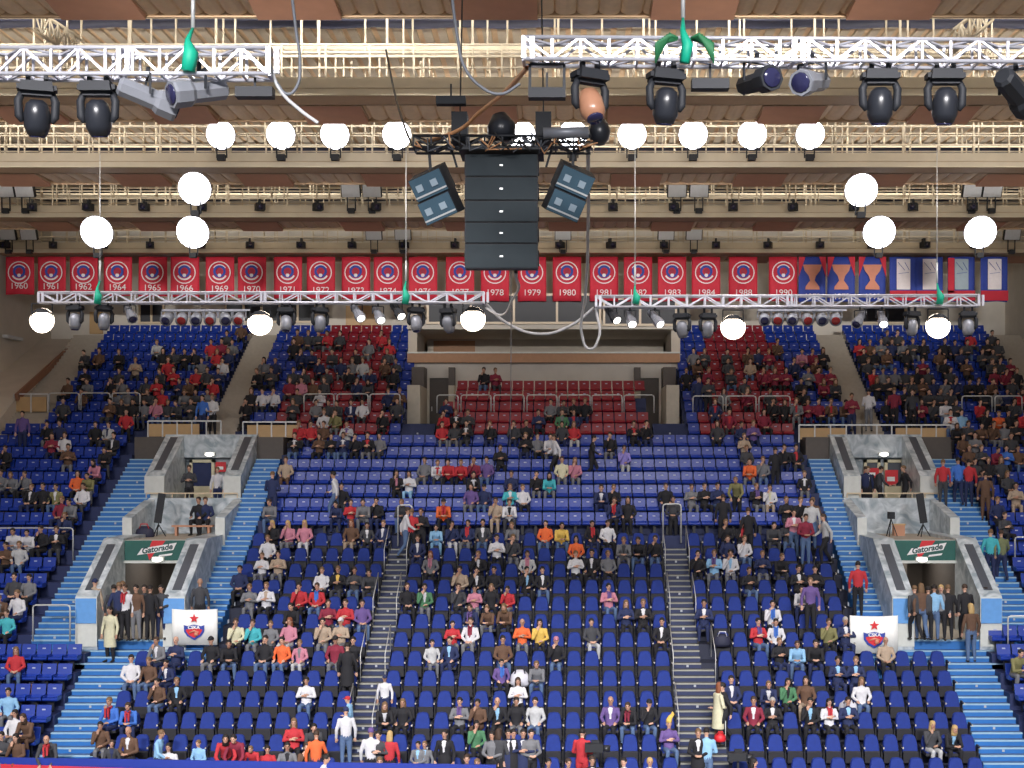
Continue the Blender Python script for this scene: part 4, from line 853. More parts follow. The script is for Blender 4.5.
# roof deck with ribs, dark ducts and roof trusses
q = MB(); n = int((XR-XL)/.45); 
for i in range(n):
    x = XL+i*.45; q.box(x, x+.26, 20, YB, 23.3, 23.5, 0); q.box(x+.26, x+.45, 20, YB, 23.38, 23.5, 1)
struct(q.build('ceiling_roof_deck', [M['deck'], M['scal']]))
for k, Yk in enumerate(BY):
    q = MB(); y = Yk+4.6; m_ = int((XR-XL)/1.2)
    q.loft([(XL+(XR-XL)*i/m_, y, 22.95-(.06 if i % 2 else 0)) for i in range(m_+1)], .27, 10)
    tag(q.build('ventilation_duct', M['deckd']), 'dark ventilation duct under the roof behind the %s catwalk' % CW[k], 'duct', 'roof ducts')
    q = MB()
    for yy in (Yk+3.4, Yk+6.3):
        q.bar((XL, yy, 22.6), (XR, yy, 22.6), .10, .14); q.bar((XL, yy, 21.6), (XR, yy, 21.6), .07)
        x = XL
        while x < XR: q.bar((x, yy, 21.6), (x, yy, 22.6), .05); x += 1.3
    struct(q.build('ceiling_purlins', M['beam']))
def lattice(q, a, b, w_, h, n, r=.03, mi=0, chords=True, axis='x'):
    a = Vector(a); b = Vector(b); d = (b-a)/n; u = Vector((0, w_/2, 0)); v = Vector((0, 0, h/2))
    cs = [u+v, -u+v, u-v, -u-v]
    if chords:
        for c in cs: q.loft([a+c, b+c], r, 6, mi)
    for i in range(n):
        p = a+d*i; p2 = a+d*(i+1)
        for (c, e) in ((0, 2), (1, 3)):
            if i % 2: c, e = e, c
            q.bar(p+cs[c], p2+cs[e], r*1.1, mi=mi)
        q.bar(p+cs[1], p+cs[3], r*1.2, mi=mi); q.bar(p+cs[0], p+cs[2], r*1.2, mi=mi); q.bar(p+cs[2], p+cs[3], r, mi=mi)
        q.bar(p+(cs[2] if i % 2 else cs[3]), p2+(cs[3] if i % 2 else cs[2]), r*.9, mi=mi); q.bar(p+(cs[0] if i % 2 else cs[1]), p2+(cs[1] if i % 2 else cs[0]), r*.9, mi=mi)
    return cs
for nm, pa, pb in (('left', (38, 22, 31), (78, 48, 31)), ('right', (990, 12, 31), (950, 44, 31))):
    q = MB(); lattice(q, P(*pa), P(*pb), .5, .5, 5, .03); tag(q.build('roof_truss', M['beam']), 'small slanted beige truss under the roof at the %s' % nm, 'truss')
# acoustic panels
for k, Yk in enumerate(BY):
    sp = 4.0; hw = [.85, .80, .80, .78, .78][k]; x0 = {0: XP(90, Yk+1.6), 1: XP(180, Yk+1.6), 2: XP(140, Yk+1.6), 3: XP(155, Yk+1.6), 4: XP(131, Yk+1.6)}[k]
    while x0-sp > XL+1: x0 -= sp
    n = 0
    while x0 < XR-1:
        px = CX+x0*F/(Yk+1.2)
        if -40 < px < 1064:
            n += 1; o = empty('acoustic_panel', (x0, Yk+1.8, BZ-.12)); sk = 0
            q = MB(); q.prism([(-.72, .14), (.62, .0), (.62, .02), (.62, .16), (-.72, .30)], 'x', -hw, hw, 0); q.build('panel_box', M['wooddk'], o)
            q = MB(); q.box(-hw-.02, hw+.02, -.74, -.70, .13, .31); q.box(-hw-.03, -hw, -.74, .62, .12, .31); q.box(hw, hw+.03, -.74, .62, .12, .31); q.build('panel_frame', M['beamd'], o)
            tag(o, 'brown wooden acoustic panel, %s from left behind the %s catwalk' % (ordn(n), CW[k]), 'acoustic panel', 'acoustic ceiling panels')
        x0 += sp
# ------------------------------------------------------------------ floodlights on the catwalks
def flood(px, py, Y, lit, lab, r=.52, tilt=.35, box=False, grp=None, yaw=0):
    c = P(px, py, Y); o = empty('floodlight', c, yaw); q = MB()
    R = Matrix.Rotation(tilt, 4, 'X')
    if box:
        q.obox(R, .36, .09, .26, 0); q.build('housing', M['black'], o)
        g = MB(); g.obox(R @ Matrix.Translation((0, -.10, 0)), .33, .012, .23, 0); g.build('front_glass', M['lampw'] if lit else M['flood'], o)
    else:
        q.loft([R @ Vector((0, .34, 0)), R @ Vector((0, .22, 0)), R @ Vector((0, 0, 0)), R @ Vector((0, -.04, 0))], [.16, .26, r, r], 18); q.build('housing', M['silver'], o)
        g = MB(); g.loft([R @ Vector((0, -.05, 0)), R @ Vector((0, -.075, 0))], [r*.97, r*.6], 18); g.build('front_glass', M['lampw'], o)
    b = MB(); b.bar((-.15, .1, -r-.25), (-.15, .05, 0), .04); b.bar((.15, .1, -r-.25), (.15, .05, 0), .04); b.box(-.12, .12, -.06, .12, -r-.34, -r-.16); b.build('bracket', M['black'], o)
    tag(o, lab, 'floodlight', grp)
Z = 'lit floodlights'
for n, x in enumerate((221, 281, 335, 397, 521, 573, 632, 693, 752, 810)):
    flood(x, 134.5, 41.6, True, 'lit white floodlight on the third catwalk, %s from left' % ordn(n+1), r=.45, grp=Z)
flood(195, 188.5, 42.0, True, 'lit floodlight hung below the third catwalk near the left', r=.52, grp=Z); flood(861, 190, 42.0, True, 'lit floodlight hung below the third catwalk near the right', r=.52, grp=Z)
for n, x in enumerate((97, 193, 879, 980)): flood(x, 232, 50.6, True, 'lit floodlight hung below the fourth catwalk, %s from left' % ordn(n+1), r=.62, grp=Z)
UG = 'unlit floodlights'
for n, x in enumerate((5, 25, 351, 372, 677, 699, 972, 992)): flood(x, 190, 50.7, False, 'unlit box floodlight on the fourth catwalk, %s from left' % ordn(n+1), box=True, tilt=.5, grp=UG)
for n, x in enumerate((8, 29, 374, 403, 563, 666, 694, 1012)): flood(x, 234, 59.3, False, 'unlit box floodlight on the last catwalk, %s from left' % ordn(n+1), box=True, tilt=.45, grp=UG)
q = MB(); q.box(-.17, .17, -.16, .16, -.13, .13); q.box(-.04, .04, 0, .2, .1, .3); SPM = q.mesh('spot_housing', M['black']); q = MB(); q.loft([(0, -.17, -.02), (0, -.19, -.02)], .1, 10); SPL = q.mesh('spot_lens', M['lensd'])
for row, (Yk, y, xs) in enumerate(((50.8, 207, (32, 88, 144, 202, 260, 318, 376, 555, 613, 674, 733, 793, 854, 913, 973)), (59.5, 245, (5, 53, 103, 150, 201, 250, 301, 352, 404, 455, 560, 611, 664, 716, 768, 820, 872, 925, 975)))):
    for n, x in enumerate(xs):
        o = empty('small_spotlight', P(x, y, Yk-.2), rr.uniform(-.5, .5)); link('spot_housing', SPM, o); link('spot_lens', SPL, o)
        tag(o, 'small black spotlight clamped under the %s catwalk, %s from left' % (CW[3+row], ordn(n+1)), 'spotlight', 'small catwalk spotlights')
# ------------------------------------------------------------------ trusses
def truss(px0, px1, py0, py1, Y, n, w_, h, lab, r=.03, slope=0):
    a = P(px0, (py0+py1)/2, Y); b = P(px1, (py0+py1)/2+slope, Y); o = empty('lighting_truss', (a+b)/2); off = -(a+b)/2
    u = Vector((0, w_/2, 0)); v = Vector((0, 0, h/2))
    for c in (u+v, -u+v, u-v, -u-v):
        q = MB(); q.loft([a+c+off, b+c+off], r, 8); q.build('chord', M['alu'], o)
    q = MB(); lattice(q, a+off, b+off, w_, h, n, r, chords=False)
    for t in (0, .5, 1):
        p = a+(b-a)*t+off
        for c in (v, -v): q.bar(p+u+c, p-u+c, r*1.6)
        q.bar(p-u+v, p-u-v, r*2.2); q.bar(p-u+v+Vector((.12, 0, 0)), p-u-v+Vector((.12, 0, 0)), r*2.2)
    q.build('bracing', M['alu'], o); tag(o, lab, 'truss', 'aluminium lighting trusses')
YT = 19.0; YU = 40.0
truss(-25, 271, 51, 77, YT, 11, .34, .36, 'aluminium lighting truss at the top left')
truss(524, 1060, 41, 62, YT, 19, .34, .30, 'long aluminium lighting truss at the top right', slope=3)
truss(41, 484, 293, 303, YU, 24, .34, .30, 'lower aluminium truss in front of the left banners', r=.032)
truss(596, 977, 296, 308, YU, 21, .34, .32, 'lower aluminium truss in front of the right banners', r=.032, slope=-1)
def strap(px, py0, py1, Y, lab, big=False):
    o = empty('hanging_strap', P(px, py1, Y)); k = Y/F; H = (py1-py0)*k
    q = MB(); q.loft([(.0, -.25, 0), (.04, -.26, H*.35), (-.02, -.2, H*.65), (.0, 0, H)], [.07 if big else .10, .08 if big else .11, .04, .02], 8); q.build('green_sling', M['green'], o)
    q = MB(); q.loft([(0, 0, H), (0, 0, H+.6)], .03, 6); q.loft([(0, 0, H+.6), (0, 0, 19.6-o.location.z)], .012, 5); q.build('wire', M['rail'], o)
    if big:
        q = MB()
        for s_ in (-1, 1):
            for j in range(7):
                q.loft([(s_*.1, -.2, H*.5), (s_*(.2+.03*j), -.25, H*(.55-.03*j)), (s_*(.28+.02*j), -.25, H*(.35-.06*j))], [.03, .04, .012], 6)
        q.build('ribbon_ends', M['greenk'], o)
    tag(o, lab, 'strap', 'green truss slings')
strap(193, 28, 76, YT, 'green sling holding the top left truss', False)
strap(683, 18, 68, YT, 'green sling with ribbons holding the top right truss', True)
for n, (x, y) in enumerate(((100, 281), (406, 281), (635, 285), (937, 283))): strap(x, y, 305, YU, 'green sling on the lower trusses, %s from left' % ordn(n+1))
# moving head lights
def moving_head(px, py, Y, s_, lab, yaw=0, tilt=0, m='black2', lit=None):
    o = empty('moving_head_light', P(px, py, Y), yaw); o.scale = (s_, s_, s_)
    q = MB(); q.prism([(-.23, .0), (.23, 0), (.21, .14), (-.21, .14)], 'y', -.16, .16); q.box(-.27, -.22, -.1, .1, .03, .1); q.box(.22, .27, -.1, .1, .03, .1); q.build('base', M['black'], o)
    for e in (-1, 1): q = MB(); q.box(e*.12-.03, e*.12+.03, -.03, .03, .14, .30); q.build('clamp', M['black'], o)
    q = MB(); q.loft([(-.19, 0, .02), (-.25, 0, -.12), (-.24, 0, -.34), (-.20, 0, -.42)], [.045, .06, .06, .03], 8); q.loft([(.19, 0, .02), (.25, 0, -.12), (.24, 0, -.34), (.20, 0, -.42)], [.045, .06, .06, .03], 8); q.box(-.2, .2, -.07, .07, -.05, .02); q.build('yoke', M['black'], o)
    R = Matrix.Translation((0, 0, -.30)) @ Matrix.Rotation(tilt, 4, 'X')
    q = MB(); q.loft([R @ Vector(v) for v in ((0, 0, .20), (0, 0, .14), (0, 0, 0), (0, 0, -.18), (0, 0, -.30))], [(.08, .08), (.15, .15), (.185, .185), (.18, .18), (.13, .13)], 16)
    h = q.build('head', M[m], o)
    q = MB(); q.loft([R @ Vector((0, 0, -.30)), R @ Vector((0, 0, -.325))], [.125, .11], 14); q.build('lens', M[lit] if lit else M['lensd'], h)
    tag(o, lab, 'stage light', 'moving head lights')
MH = 'black moving head light hanging from the top %s truss, %s'
for n, x in enumerate((37, 98)): moving_head(x, 93, YT, .98, MH % ('left', ordn(n+1)+' from left'), yaw=.3-.3*n, tilt=.25, m='black2')
for n, (x, m_, t) in enumerate(((590, 'bronze', -.5), (666, 'black2', .2), (880, 'black2', .15), (945, 'black2', .15))):
    if m_ == 'bronze': mat('bronze', (.35, .17, .10), .3); M['bronze'] = MATS['bronze']
    moving_head(x, 81, YT, .98, MH % ('right', ordn(n+1)+' from left'), yaw=(.5, .3, 0, 0)[n], tilt=t, m=m_)
def barrel(px, py, Y, s_, lab, yaw, tilt, m='black', lit=None, grp='barrel spotlights'):
    o = empty('barrel_spotlight', P(px, py, Y), yaw); o.scale = (s_,)*3; R = Matrix.Rotation(tilt, 4, 'X')
    q = MB(); q.loft([R @ Vector((0, y, 0)) for y in (.42, .38, -.1, -.16, -.38, -.42)], [.10, .14, .15, .19, .20, .19], 8, smooth=False); h = q.build('barrel', M[m], o)
    q = MB(); q.loft([R @ Vector((0, -.42, 0)), R @ Vector((0, -.44, 0))], [.15, .13], 12); q.build('lens', M[lit] if lit else M['lensd'], h)
    q = MB(); q.bar((-.22, 0, 0), (-.22, 0, .28), .03); q.bar((.22, 0, 0), (.22, 0, .28), .03); q.bar((-.22, 0, .28), (.22, 0, .28), .03); q.bar((0, 0, .28), (0, 0, .42), .05); q.build('yoke', M['black'], o)
    tag(o, lab, 'stage light', grp)
BL = 'barrel shaped spotlight under the top %s truss, %s from left'
barrel(148, 97, YT, 1.0, BL % ('left', 'first'), 2.0, .3, 'silver'); barrel(199, 92, YT, 1.0, BL % ('left', 'second'), -.9, .25, 'silver')
barrel(757, 82, YT, .95, BL % ('right', 'first'), .4, .1, 'black'); barrel(812, 82, YT, .95, BL % ('right', 'second'), -.6, .25, 'silver'); barrel(1016, 92, YT, 1.1, BL % ('right', 'third'), 2.4, .3, 'black')
for n, (x, y) in enumerate(((255, 93), (547, 94), (710, 85), (451, 101))):
    o = empty('control_box', P(x, y, YT if x != 451 else 24)); q = MB(); q.box(-.26, .26, -.1, .1, -.07, .07); q.build('case', M['black'], o); q = MB(); q.bar((0, 0, .07), (0, 0, .3), .03); q.build('hook', M['black'], o)
    tag(o, 'flat black control box hanging under the top rigging, %s from left' % ordn((2, 3, 4, 1)[0] if False else {255: 1, 451: 2, 547: 3, 710: 4}[x]), 'control box', 'hanging control boxes')
o = empty('speaker_bracket', P(547, 64, YT)); q = MB(); q.bar((-.24, 0, 0), (.24, 0, 0), .04); q.bar((-.24, 0, 0), (-.24, 0, -.34), .04); q.bar((.24, 0, 0), (.24, 0, -.34), .04); q.build('frame', M['black'], o); tag(o, 'black square bracket hanging at the left end of the top right truss', 'bracket')
# lower trusses
low = [(75, 314, 'h', 'silver'), (104, 314, 'h', 'silver'), (130, 313, 'b', None), (286, 316, 'h', 'silver'), (320, 316, 'h', 'silver'), (357, 312, 'b', 'lampc'), (378, 314, 'b', 'lampc'), (397, 310, 'x', 'lampc'), (416, 316, 'h', 'silver'), (448, 317, 'h', 'silver'),
 (612, 314, 'x', 'lampc'), (630, 318, 'b', 'lampc'), (655, 318, 'b', 'lampc'), (682, 322, 'h', 'silver'), (708, 322, 'h', 'silver'), (860, 318, 'b', None), (882, 318, 'b', 'lampc'), (912, 320, 'h', 'silver'), (968, 320, 'h', 'silver')]
for n, (x, y, t, l) in enumerate(low):
    lab = '%s under the lower truss, %s fixture from left' % ({'h': 'grey moving head light', 'b': 'small barrel spotlight', 'x': 'small box lamp'}[t], ordn(n+1))
    if t == 'h': moving_head(x, y-4, YU, .95, lab, yaw=rr.uniform(-.6, .6), tilt=rr.uniform(-.5, .5), m='silver')
    else: barrel(x, y, YU, .8, lab, rr.uniform(-.7, .7), .7, 'silver' if t == 'b' else 'black', l)
for side, x0 in (('left', 168), ('right', 764)):
    for n in range(6):
        x = x0+n*14.3; o = empty('par_can', P(x, 318, YU)); R = Matrix.Rotation(.55, 4, 'X') @ Matrix.Rotation(rr.uniform(-.25, .25), 4, 'Z')
        q = MB(); q.loft([R @ Vector((0, y, 0)) for y in (.26, .2, -.05, -.2)], [.07, .13, .17, .18], 12); q.build('can', M['silver'], o)
        q = MB(); q.loft([R @ Vector((0, -.2, 0)), R @ Vector((0, -.21, 0))], [.13, .12], 12); q.build('lens', M['lensr'] if n % 2 else M['lensd'], o)
        q = MB(); q.bar((-.19, 0, 0), (-.19, 0, .2), .03); q.bar((.19, 0, 0), (.19, 0, .2), .03); q.bar((-.19, 0, .2), (.19, 0, .2), .03); q.build('yoke', M['silver'], o)
        tag(o, 'silver par can in the row under the %s lower truss, %s from left' % (side, ordn(n+1)), 'stage light', 'par cans')
    q = MB(); q.bar(P(x0-6, 310, YU), P(x0+6*13.7, 310, YU), .05); tag(q.build('lamp_bar', M['alu']), 'bar carrying six par cans under the %s lower truss' % side, 'bar')
for n, (x, y) in enumerate(((42, 320.5), (260, 323), (473, 319), (733, 327), (938, 326))):
    o = empty('warm_spotlight', P(x, y, YU)); q = MB(); q.loft([(0, .35, .06), (0, .25, .04), (0, .02, 0)], [.15, .27, .37], 16); q.build('housing', M['black'], o)
    q = MB(); q.loft([(0, .0, 0), (0, -.02, 0)], [.37, .28], 16); q.build('lens', M['lampo'], o); q = MB(); q.bar((-.3, 0, 0), (-.3, 0, .5), .03); q.bar((.3, 0, 0), (.3, 0, .5), .03); q.bar((-.3, 0, .5), (.3, 0, .5), .03); q.build('yoke', M['black'], o)
    tag(o, 'glowing warm spotlight on the lower trusses, %s from left' % ordn(n+1), 'spotlight', 'warm spotlights')
# ------------------------------------------------------------------ speaker cluster
YS = 24.5; k = YS/F
zt = [157, 180, 203.5, 225, 246, 271]
for n in range(5):
    c = P(502, (zt[n]+zt[n+1])/2, YS); o = empty('line_array_speaker', c); h = (zt[n+1]-zt[n])*k/2-.006; W = 36*k
    q = MB(); q.prism([(-.28, h), (.30, h*.8), (.30, -h*.8), (-.28, -h)], 'x', -W, W); q.build('cabinet', M['black'], o)
    q = MB(); q.box(-W+.02, W-.02, -.30, -.28, -h+.012, h-.012); q.build('grille', M['spk'], o)
    q = MB(); q.box(-.03, .03, -.31, -.30, -.02, .01); q.build('badge', M['rail'], o)
    for e in (-1, 1): q = MB(); q.box(e*W-.02, e*W+.02, -.1, .1, -h*.6, h*.6); q.build('side_bracket', M['black'], o)
    tag(o, 'wide black line array speaker box, %s from the top of the central stack' % ordn(n+1), 'speaker', 'central line array')
def side_speaker(px, py, e, lab, s_=1.0, Y=YS-.2):
    o = empty('angled_speaker', P(px, py, Y)); o.rotation_euler = (.35, e*-.36, e*-.25)
    q = MB(); q.prism([(-.30, .205), (.30, .24), (.30, -.24), (-.30, -.205)], 'x', -.31, .31); q.build('cabinet', M['black'], o)
    q = MB(); q.prism([(-.33, .195), (-.32, -.195), (-.30, -.195), (-.30, .195)], 'x', -.30, .30); q.build('front_baffle', M['spkb'], o)
    for x in (-.16, .12): q = MB(); q.box(x-.06, x+.06, -.35, -.33, -.05, .07); q.build('horn', M['cone'], o); 
    q = MB(); q.box(-.3, .3, -.34, -.325, -.15, -.12); q.build('trim_strip', M['rail'], o)
    tag(o, lab, 'speaker', 'angled side speakers')
side_speaker(432, 183, 1, 'upper angled speaker left of the central stack'); side_speaker(441, 206, 1, 'lower angled speaker left of the central stack')
side_speaker(573, 180, -1, 'upper angled speaker right of the central stack'); side_speaker(564, 203, -1, 'lower angled speaker right of the central stack')
o = empty('speaker_rig', P(502, 150, YS)); q = MB(); 
q.box(-.75, .75, -.5, .5, -.10, -.05); lattice(q, (-1.55, -.2, .05), (1.6, -.2, .05), .5, .2, 10, .025)
for e in (-1, 1): q.bar((e*1.3, -.2, 0), (e*1.25, -.2, -.62), .05); q.bar((e*.9, -.2, 0), (e*.8, -.2, -.35), .04)
q.build('rig_frame', M['black'], o)
for j in range(26):
    q = MB(); x = rr.uniform(-1.5, 1.4); q.loft([(x, -.5, rr.uniform(0, .2)), (x+rr.uniform(-.2, .3), -.55, rr.uniform(-.2, 0)), (x+rr.uniform(-.1, .5), -.5, rr.uniform(-.1, .15))], .016, 5)
    q.build('cable', [M['cablek'], M['cableo'], M['cableg']][j % 3], o)
for e in (-1, 1):
    q = MB(); q.box(e*.75-.14, e*.75+.14, -.3, .1, .1, .62); q.build('hoist_motor', M['black'], o); q = MB(); q.bar((e*.75, -.1, .6), (e*.75-.05*e, 0, 19.6-o.location.z), .02); q.build('hoist_chain', M['cablek'], o)
q = MB(); q.loft([(-.05, -.2, .6), (0, -.2, .4), (0, -.2, .12)], [.12, .26, .24], 12); q.build('suspended_projector', M['black2'], o)
q = MB(); q.ball((1.75, -.2, .28), (.2, .2, .26)); q.build('globe', M['black2'], o)
q = MB(); q.loft([(.75, -.5, .18), (1.55, -.5, .2)], .10, 10); q.build('silver_tube', M['silver'], o)
tag(o, 'cluttered black rigging frame with cables carrying the central speakers', 'rigging')
# ------------------------------------------------------------------ cables
def cable(pts, Y, r, m, lab):
    P_ = [P(x, y, (Y if len(t) == 0 else t[0])) for x, y, *t in pts]; cu = bpy.data.curves.new('cable', 'CURVE'); cu.dimensions = '3D'; cu.bevel_depth = r; cu.bevel_resolution = 2
    sp = cu.splines.new('BEZIER'); sp.bezier_points.add(len(P_)-1)
    for b_, p in zip(sp.bezier_points, P_): b_.co = p; b_.handle_left_type = b_.handle_right_type = 'AUTO'
    cu.materials.append(M[m]); tag(link('cable', tomesh(cu, 'cable')), lab, 'cable')
cable([(486, 304), (505, 322), (540, 334), (570, 326), (594, 308)], YU, .045, 'cablew', 'white cable sagging between the two lower trusses')
cable([(588, 150, 26), (588, 230, 34), (585, 300, 39), (582, 335, 39.6), (590, 349, 39.6), (598, 340, 39.6), (596, 308, 40)], YU, .04, 'cablew', 'white cable looping down right of the speaker stack')
cable([(516, 272, 25), (512, 300, 38), (500, 315, 39.5), (486, 308, 40)], YU, .035, 'cablew', 'thin white cable curving from the speaker stack to the left truss')
cable([(527, 68, YT), (505, 92, 21), (480, 112, 23), (455, 132, 24), (425, 142, 24.3)], YT, .035, 'cableo', 'orange cable from the top right truss to the speaker rig')
cable([(290, -20), (296, 30), (300, 65), (296, 88), (288, 94), (276, 82)], YT, .022, 'cableg', 'grey cable hanging in a loop at the end of the top left truss')
cable([(450, -20), (458, 40), (464, 66), (480, 86), (500, 94), (520, 84)], YT, .022, 'cableg', 'grey cable sagging to the left end of the top right truss')
cable([(270, 65), (280, 90), (300, 110), (318, 123)], YT, .026, 'cablew', 'pale cable running down from the top left truss')
cable([(386, 50, 33), (394, 90, 30), (404, 125, 27), (412, 145, 25)], 30, .025, 'cablek', 'black cable dropping to the left part of speaker rig')
cable([(511, 272, 30), (511, 350, 38), (510, 455, 52)], 38, .012, 'cablew', 'fine wire hanging down in the middle of the hall')
# ------------------------------------------------------------------ championship banners under the last catwalk
years = '1960 1961 1962 1964 1965 1966 1969 1970 1971 1972 1973 1974 1976 1977 1978 1979 1980 1981 1982 1983 1984 1988 1990'.split()
bx = [20, 52, 84, 118, 153, 185, 220, 252, 288, 321, 356, 388, 423, 460, 495, 532, 567, 604, 638, 672, 706, 743, 783]
YBn = 60.15; kk = YBn/F
def cloth_sheet(W, H, m, o, sd):
    q = MB(); n = 10; vs = []; fs = []
    for j in range(7):
        for i in range(n+1):
            u = i/n; t = j/6; vs.append((-W+2*W*u, .05*math.sin(u*9+sd)*(.3+t), -H*2*t+.02*math.sin(PI*u)))
    for j in range(6):
        for i in range(n): fs.append((j*(n+1)+i, j*(n+1)+i+1, (j+1)*(n+1)+i+1, (j+1)*(n+1)+i))
    q.add(vs, fs, 0, True); c = q.build('cloth', m, o); s_ = c.modifiers.new('t', 'SOLIDIFY'); s_.thickness = .012; return c
def disc(q, cx, cz, r0, r1, y, mi=0, a0=0, a1=2*PI, n=22):
    vs = []; 
    for i in range(n+1):
        a = a0+(a1-a0)*i/n; vs += [(cx+r0*math.cos(a), y, cz+r0*math.sin(a)), (cx+r1*math.cos(a), y, cz+r1*math.sin(a))]
    q.add(vs, [(2*i, 2*i+1, 2*i+3, 2*i+2) for i in range(n)], mi)
for n, (x, yr) in enumerate(zip(bx, years)):
    top = 257; H = (294.5+7*min(1, x/500)-top)*kk/2; W = 14.2*kk
    o = empty('championship_banner', P(x, top, YBn)); cloth_sheet(W, H, M['red'], o, n)
    q = MB(); cz = -.70; R = .50
    disc(q, 0, cz, R*.91, R, -.10, 0); disc(q, 0, cz+.05, R*.34, R*.56, -.10, 1); disc(q, 0, cz+.02, R*.58, R*.72, -.105, 2, PI+.5, 2*PI-.5); disc(q, 0, cz+.02, R*.60, R*.68, -.105, 2, .6, PI-.6); disc(q, 0, cz-.12, 0, R*.16, -.11, 0)
    disc(q, .0, cz+.05, 0, R*.22, -.112, 3, n=10)
    q.build('emblem', [M['bwhite'], M['blue'], M['bwhite'], M['bred']], o)
    text('year', yr, .38, M['bwhite'], o, (0, -.12, -2*H+.37), ext=.003, xs=1.05)
    tag(o, 'red championship banner with round emblem and the year %s' % yr, 'banner', 'championship banners')
for n, (x, kind) in enumerate(((812, 't'), (841, 't'), (872, 't'), (903, 'b'), (929, 'b'), (961, 'r'), (994, 'b'))):
    o = empty('championship_banner', P(x, 257, YBn)); W = 13.6*kk; H = (302-257)*kk/2; cloth_sheet(W, H, M['blue'], o, n*2)
    if kind == 't':
        q = MB(); pts = [(-.42, -.35), (-.34, -.62), (-.16, -.85), (-.10, -1.05), (-.30, -1.32), (-.32, -1.45), (.32, -1.45), (.30, -1.32), (.10, -1.05), (.16, -.85), (.34, -.62), (.42, -.35)]
        q.add([(a, -.10, b) for a, b in pts], [tuple(range(12))]); q.build('trophy', M['gold'], o)
        q = MB(); q.add([(-W, -.095, 0), (-W, -.095, -.9), (-.42, -.095, -.35), (-.3, -.095, 0)], [(0, 1, 2, 3)]); q.add([(W, -.095, 0), (W, -.095, -.9), (.42, -.095, -.35), (.3, -.095, 0)], [(0, 3, 2, 1)]); q.build('red_corner', M['red'], o)
        text('year', ('1973', '1979', '1992')[n], .36, M['bwhite'], o, (0, -.11, -2*H+.22), ext=.003)
    else:
        q = MB(); q.box(-.30, .30, -.10, -.09, -1.45, -.1); q.build('white_panel', M['bwhite'] if kind == 'b' else M['cone'], o)
        q = MB(); q.bar((-.25, -.11, -.25), (.05, -.11, -.6), .06, .01); q.bar((.05, -.11, -.25), (.25, -.11, -.6), .06, .01); q.bar((-.22, -.11, -.75), (.22, -.11, -.7), .10, .01); q.build('emblem', M['blue'], o)
        q = MB(); q.box(-W, W, -.10, -.085, -2*H+.05, -1.5); q.build('red_band', M['red'], o)
        if kind == 'r': q = MB(); q.box(-W, -.32, -.10, -.09, -1.6, -.05); q.build('red_side', M['red'], o)
    tag(o, '%s banner, %s from the left of those right of the red row' % ({'t': 'blue banner with orange trophy', 'b': 'blue banner with pale panel', 'r': 'blue and red banner with pale panel'}[kind].replace(' banner', '', 1) if False else {'t': 'blue orange-trophy', 'b': 'blue pale-panelled', 'r': 'blue and red pale-panelled'}[kind], ordn(n+1)), 'banner', 'championship banners')
# ------------------------------------------------------------------ furniture in the marble boxes, bags and the camera
for nm, px in (('left', 158.5), ('right', 923)):
    o = empty('stage_lamp_stand', P(px, 538, 49.4)); s_ = 1 if nm == 'right' else -1
    for a in (0, 2.1, 4.2): q = MB(); q.bar((.0, 0, .5), (.3*math.cos(a), .3*math.sin(a), 0), .03); q.build('leg', M['black'], o)
    q = MB(); q.bar((0, 0, .4), (0, 0, .75), .035); q.build('pole', M['black'], o)
    q = MB(); q.bar((.02*s_, -.05, .55), (-.13*s_, .0, 1.62), .24, .26); q.build('lamp_case', M['black'], o); tag(o, 'tall slanted black lamp on tripod in the %s marble box' % nm, 'stage light')
q = MB(); o = empty('bench', P(193, 539, 49.8)); q.box(-.75, .75, -.15, .15, .30, .36); q.build('bench_seat', M['wooddk'], o)
for e in (-1, 1): q = MB(); q.box(e*.6-.04, e*.6+.04, -.12, .12, -.05, .30); q.build('leg', M['wooddk'], o)
o.location.z = 7.65; tag(o, 'brown wooden bench against the left marble wall', 'bench')
o = empty('camera_tripod', P(891, 538, 49.5)); 
for a in (0, 2.1, 4.2): q = MB(); q.bar((0, 0, .7), (.25*math.cos(a), .25*math.sin(a), 0), .03); q.build('leg', M['black'], o)
q = MB(); q.box(-.1, .1, -.2, .15, .7, .95); q.build('camera_body', M['black'], o); tag(o, 'small black camera on tripod in the right marble box', 'camera')
o = empty('wooden_crate', P(898.5, 536, 49.9)); q = MB(); q.box(-.2, .2, -.15, .15, 0, .42); q.build('crate_body', M['wooddk'], o); q = MB(); q.box(-.22, .22, -.17, .17, .40, .45); q.build('lid', M['wood'], o); tag(o, 'brown wooden crate beside the tripod in the right marble box', 'crate')
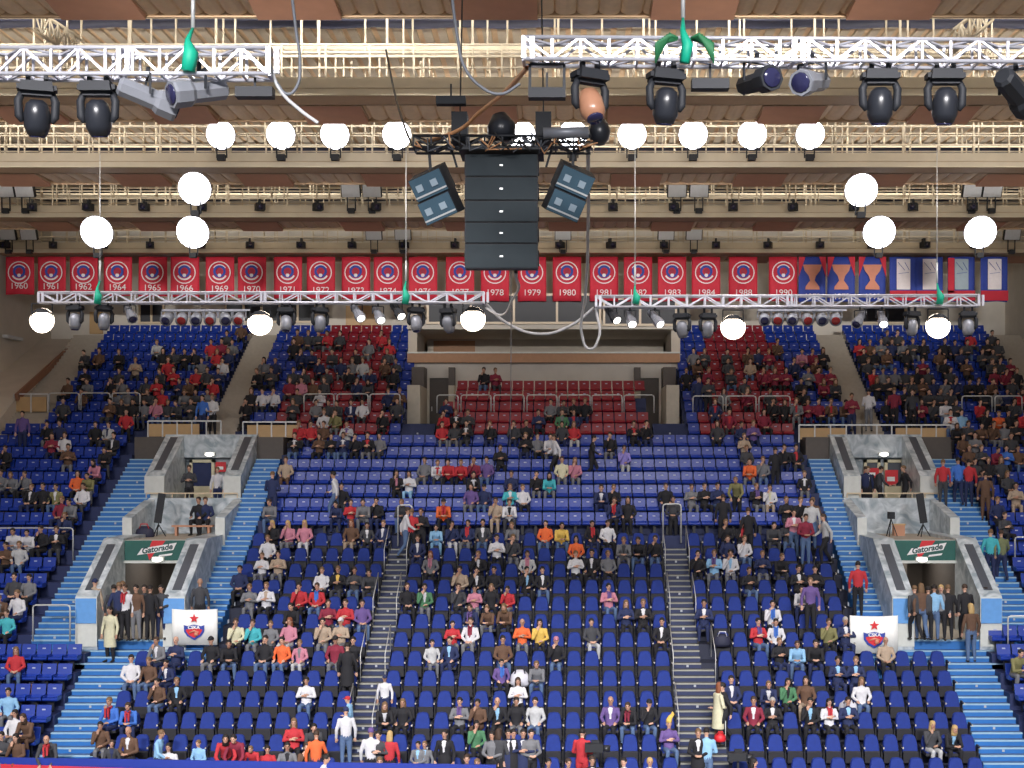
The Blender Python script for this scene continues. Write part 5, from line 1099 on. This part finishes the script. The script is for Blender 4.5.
def bag(px, py, Y, w_, h, m, m2, lab):
    o = empty('bag', P(px, py, Y)); q = MB(); q.loft([(0, 0, -h/2), (0, 0, -h*.3), (0, 0, h*.2), (0, 0, h/2)], [(w_*.8, .14), (w_, .17), (w_*.85, .15), (w_*.4, .07)], 10); q.build('bag_body', M[m], o)
    q = MB(); q.loft([(-w_*.5, -.1, h*.3), (-w_*.3, -.12, h*.7), (w_*.3, -.12, h*.7), (w_*.5, -.1, h*.3)], .02, 6); q.build('strap', M[m2], o); tag(o, lab, 'bag')
bag(145, 532, 48.9, .36, .42, 'bag', 'sred', 'dark blue sports bag with red strap in left marble box')
bag(520, 678, 41.6, .32, .5, 'bagw', 'bag', 'pale bundle of jackets left on a seat of the central block')
bag(722, 640, 43.4, .3, .4, 'bag', 'bagw', 'dark bag on a seat in the right padded block')
bag(848, 706, 40.6, .3, .35, 'bagw', 'bag', 'white bag on a seat behind the man in navy')
bag(33, 690, 41.4, .22, .36, 'door', 'bag', 'brown bag on a seat in the far left block')
bag(720, 737, 38.9, .18, .25, 'sred', 'sred', 'red handbag carried by the woman in the pale coat')
def vidcam(px, py, Y, lab):
    o = empty('video_camera', P(px, py, Y)); q = MB(); q.box(-.28, .22, -.12, .12, -.1, .13); q.build('camera_body', M['black'], o); q = MB(); q.loft([(.2, 0, 0), (.42, 0, -.02)], [.08, .1], 10); q.build('lens', M['black2'], o); q = MB(); q.box(-.1, .12, -.04, .04, .13, .22); q.build('handle', M['black'], o)
    q = MB(); q.bar((0, 0, -.1), (0, 0, -1.3), .06); q.build('pedestal', M['black'], o); tag(o, lab, 'camera')
vidcam(595, 748, 37.8, 'black video camera beside the person in red at the front'); vidcam(738, 757, 37.8, 'black video camera below the right aisle at the front')
# star-spangled small flag
o = empty('flag', P(505, 436, 56.2)); q = MB(); q.bar((0, 0, -.3), (.1, 0, .5), .02); q.build('stick', M['rail'], o); q = MB(); q.add([(0, -.02, .45), (-.18, -.02, .05), (-.05, -.02, -.05), (.1, -.02, .5)], [(0, 1, 2, 3)]); q.build('cloth', M['bwhite'], o); tag(o, 'small pale flag held up in the central rows', 'flag')
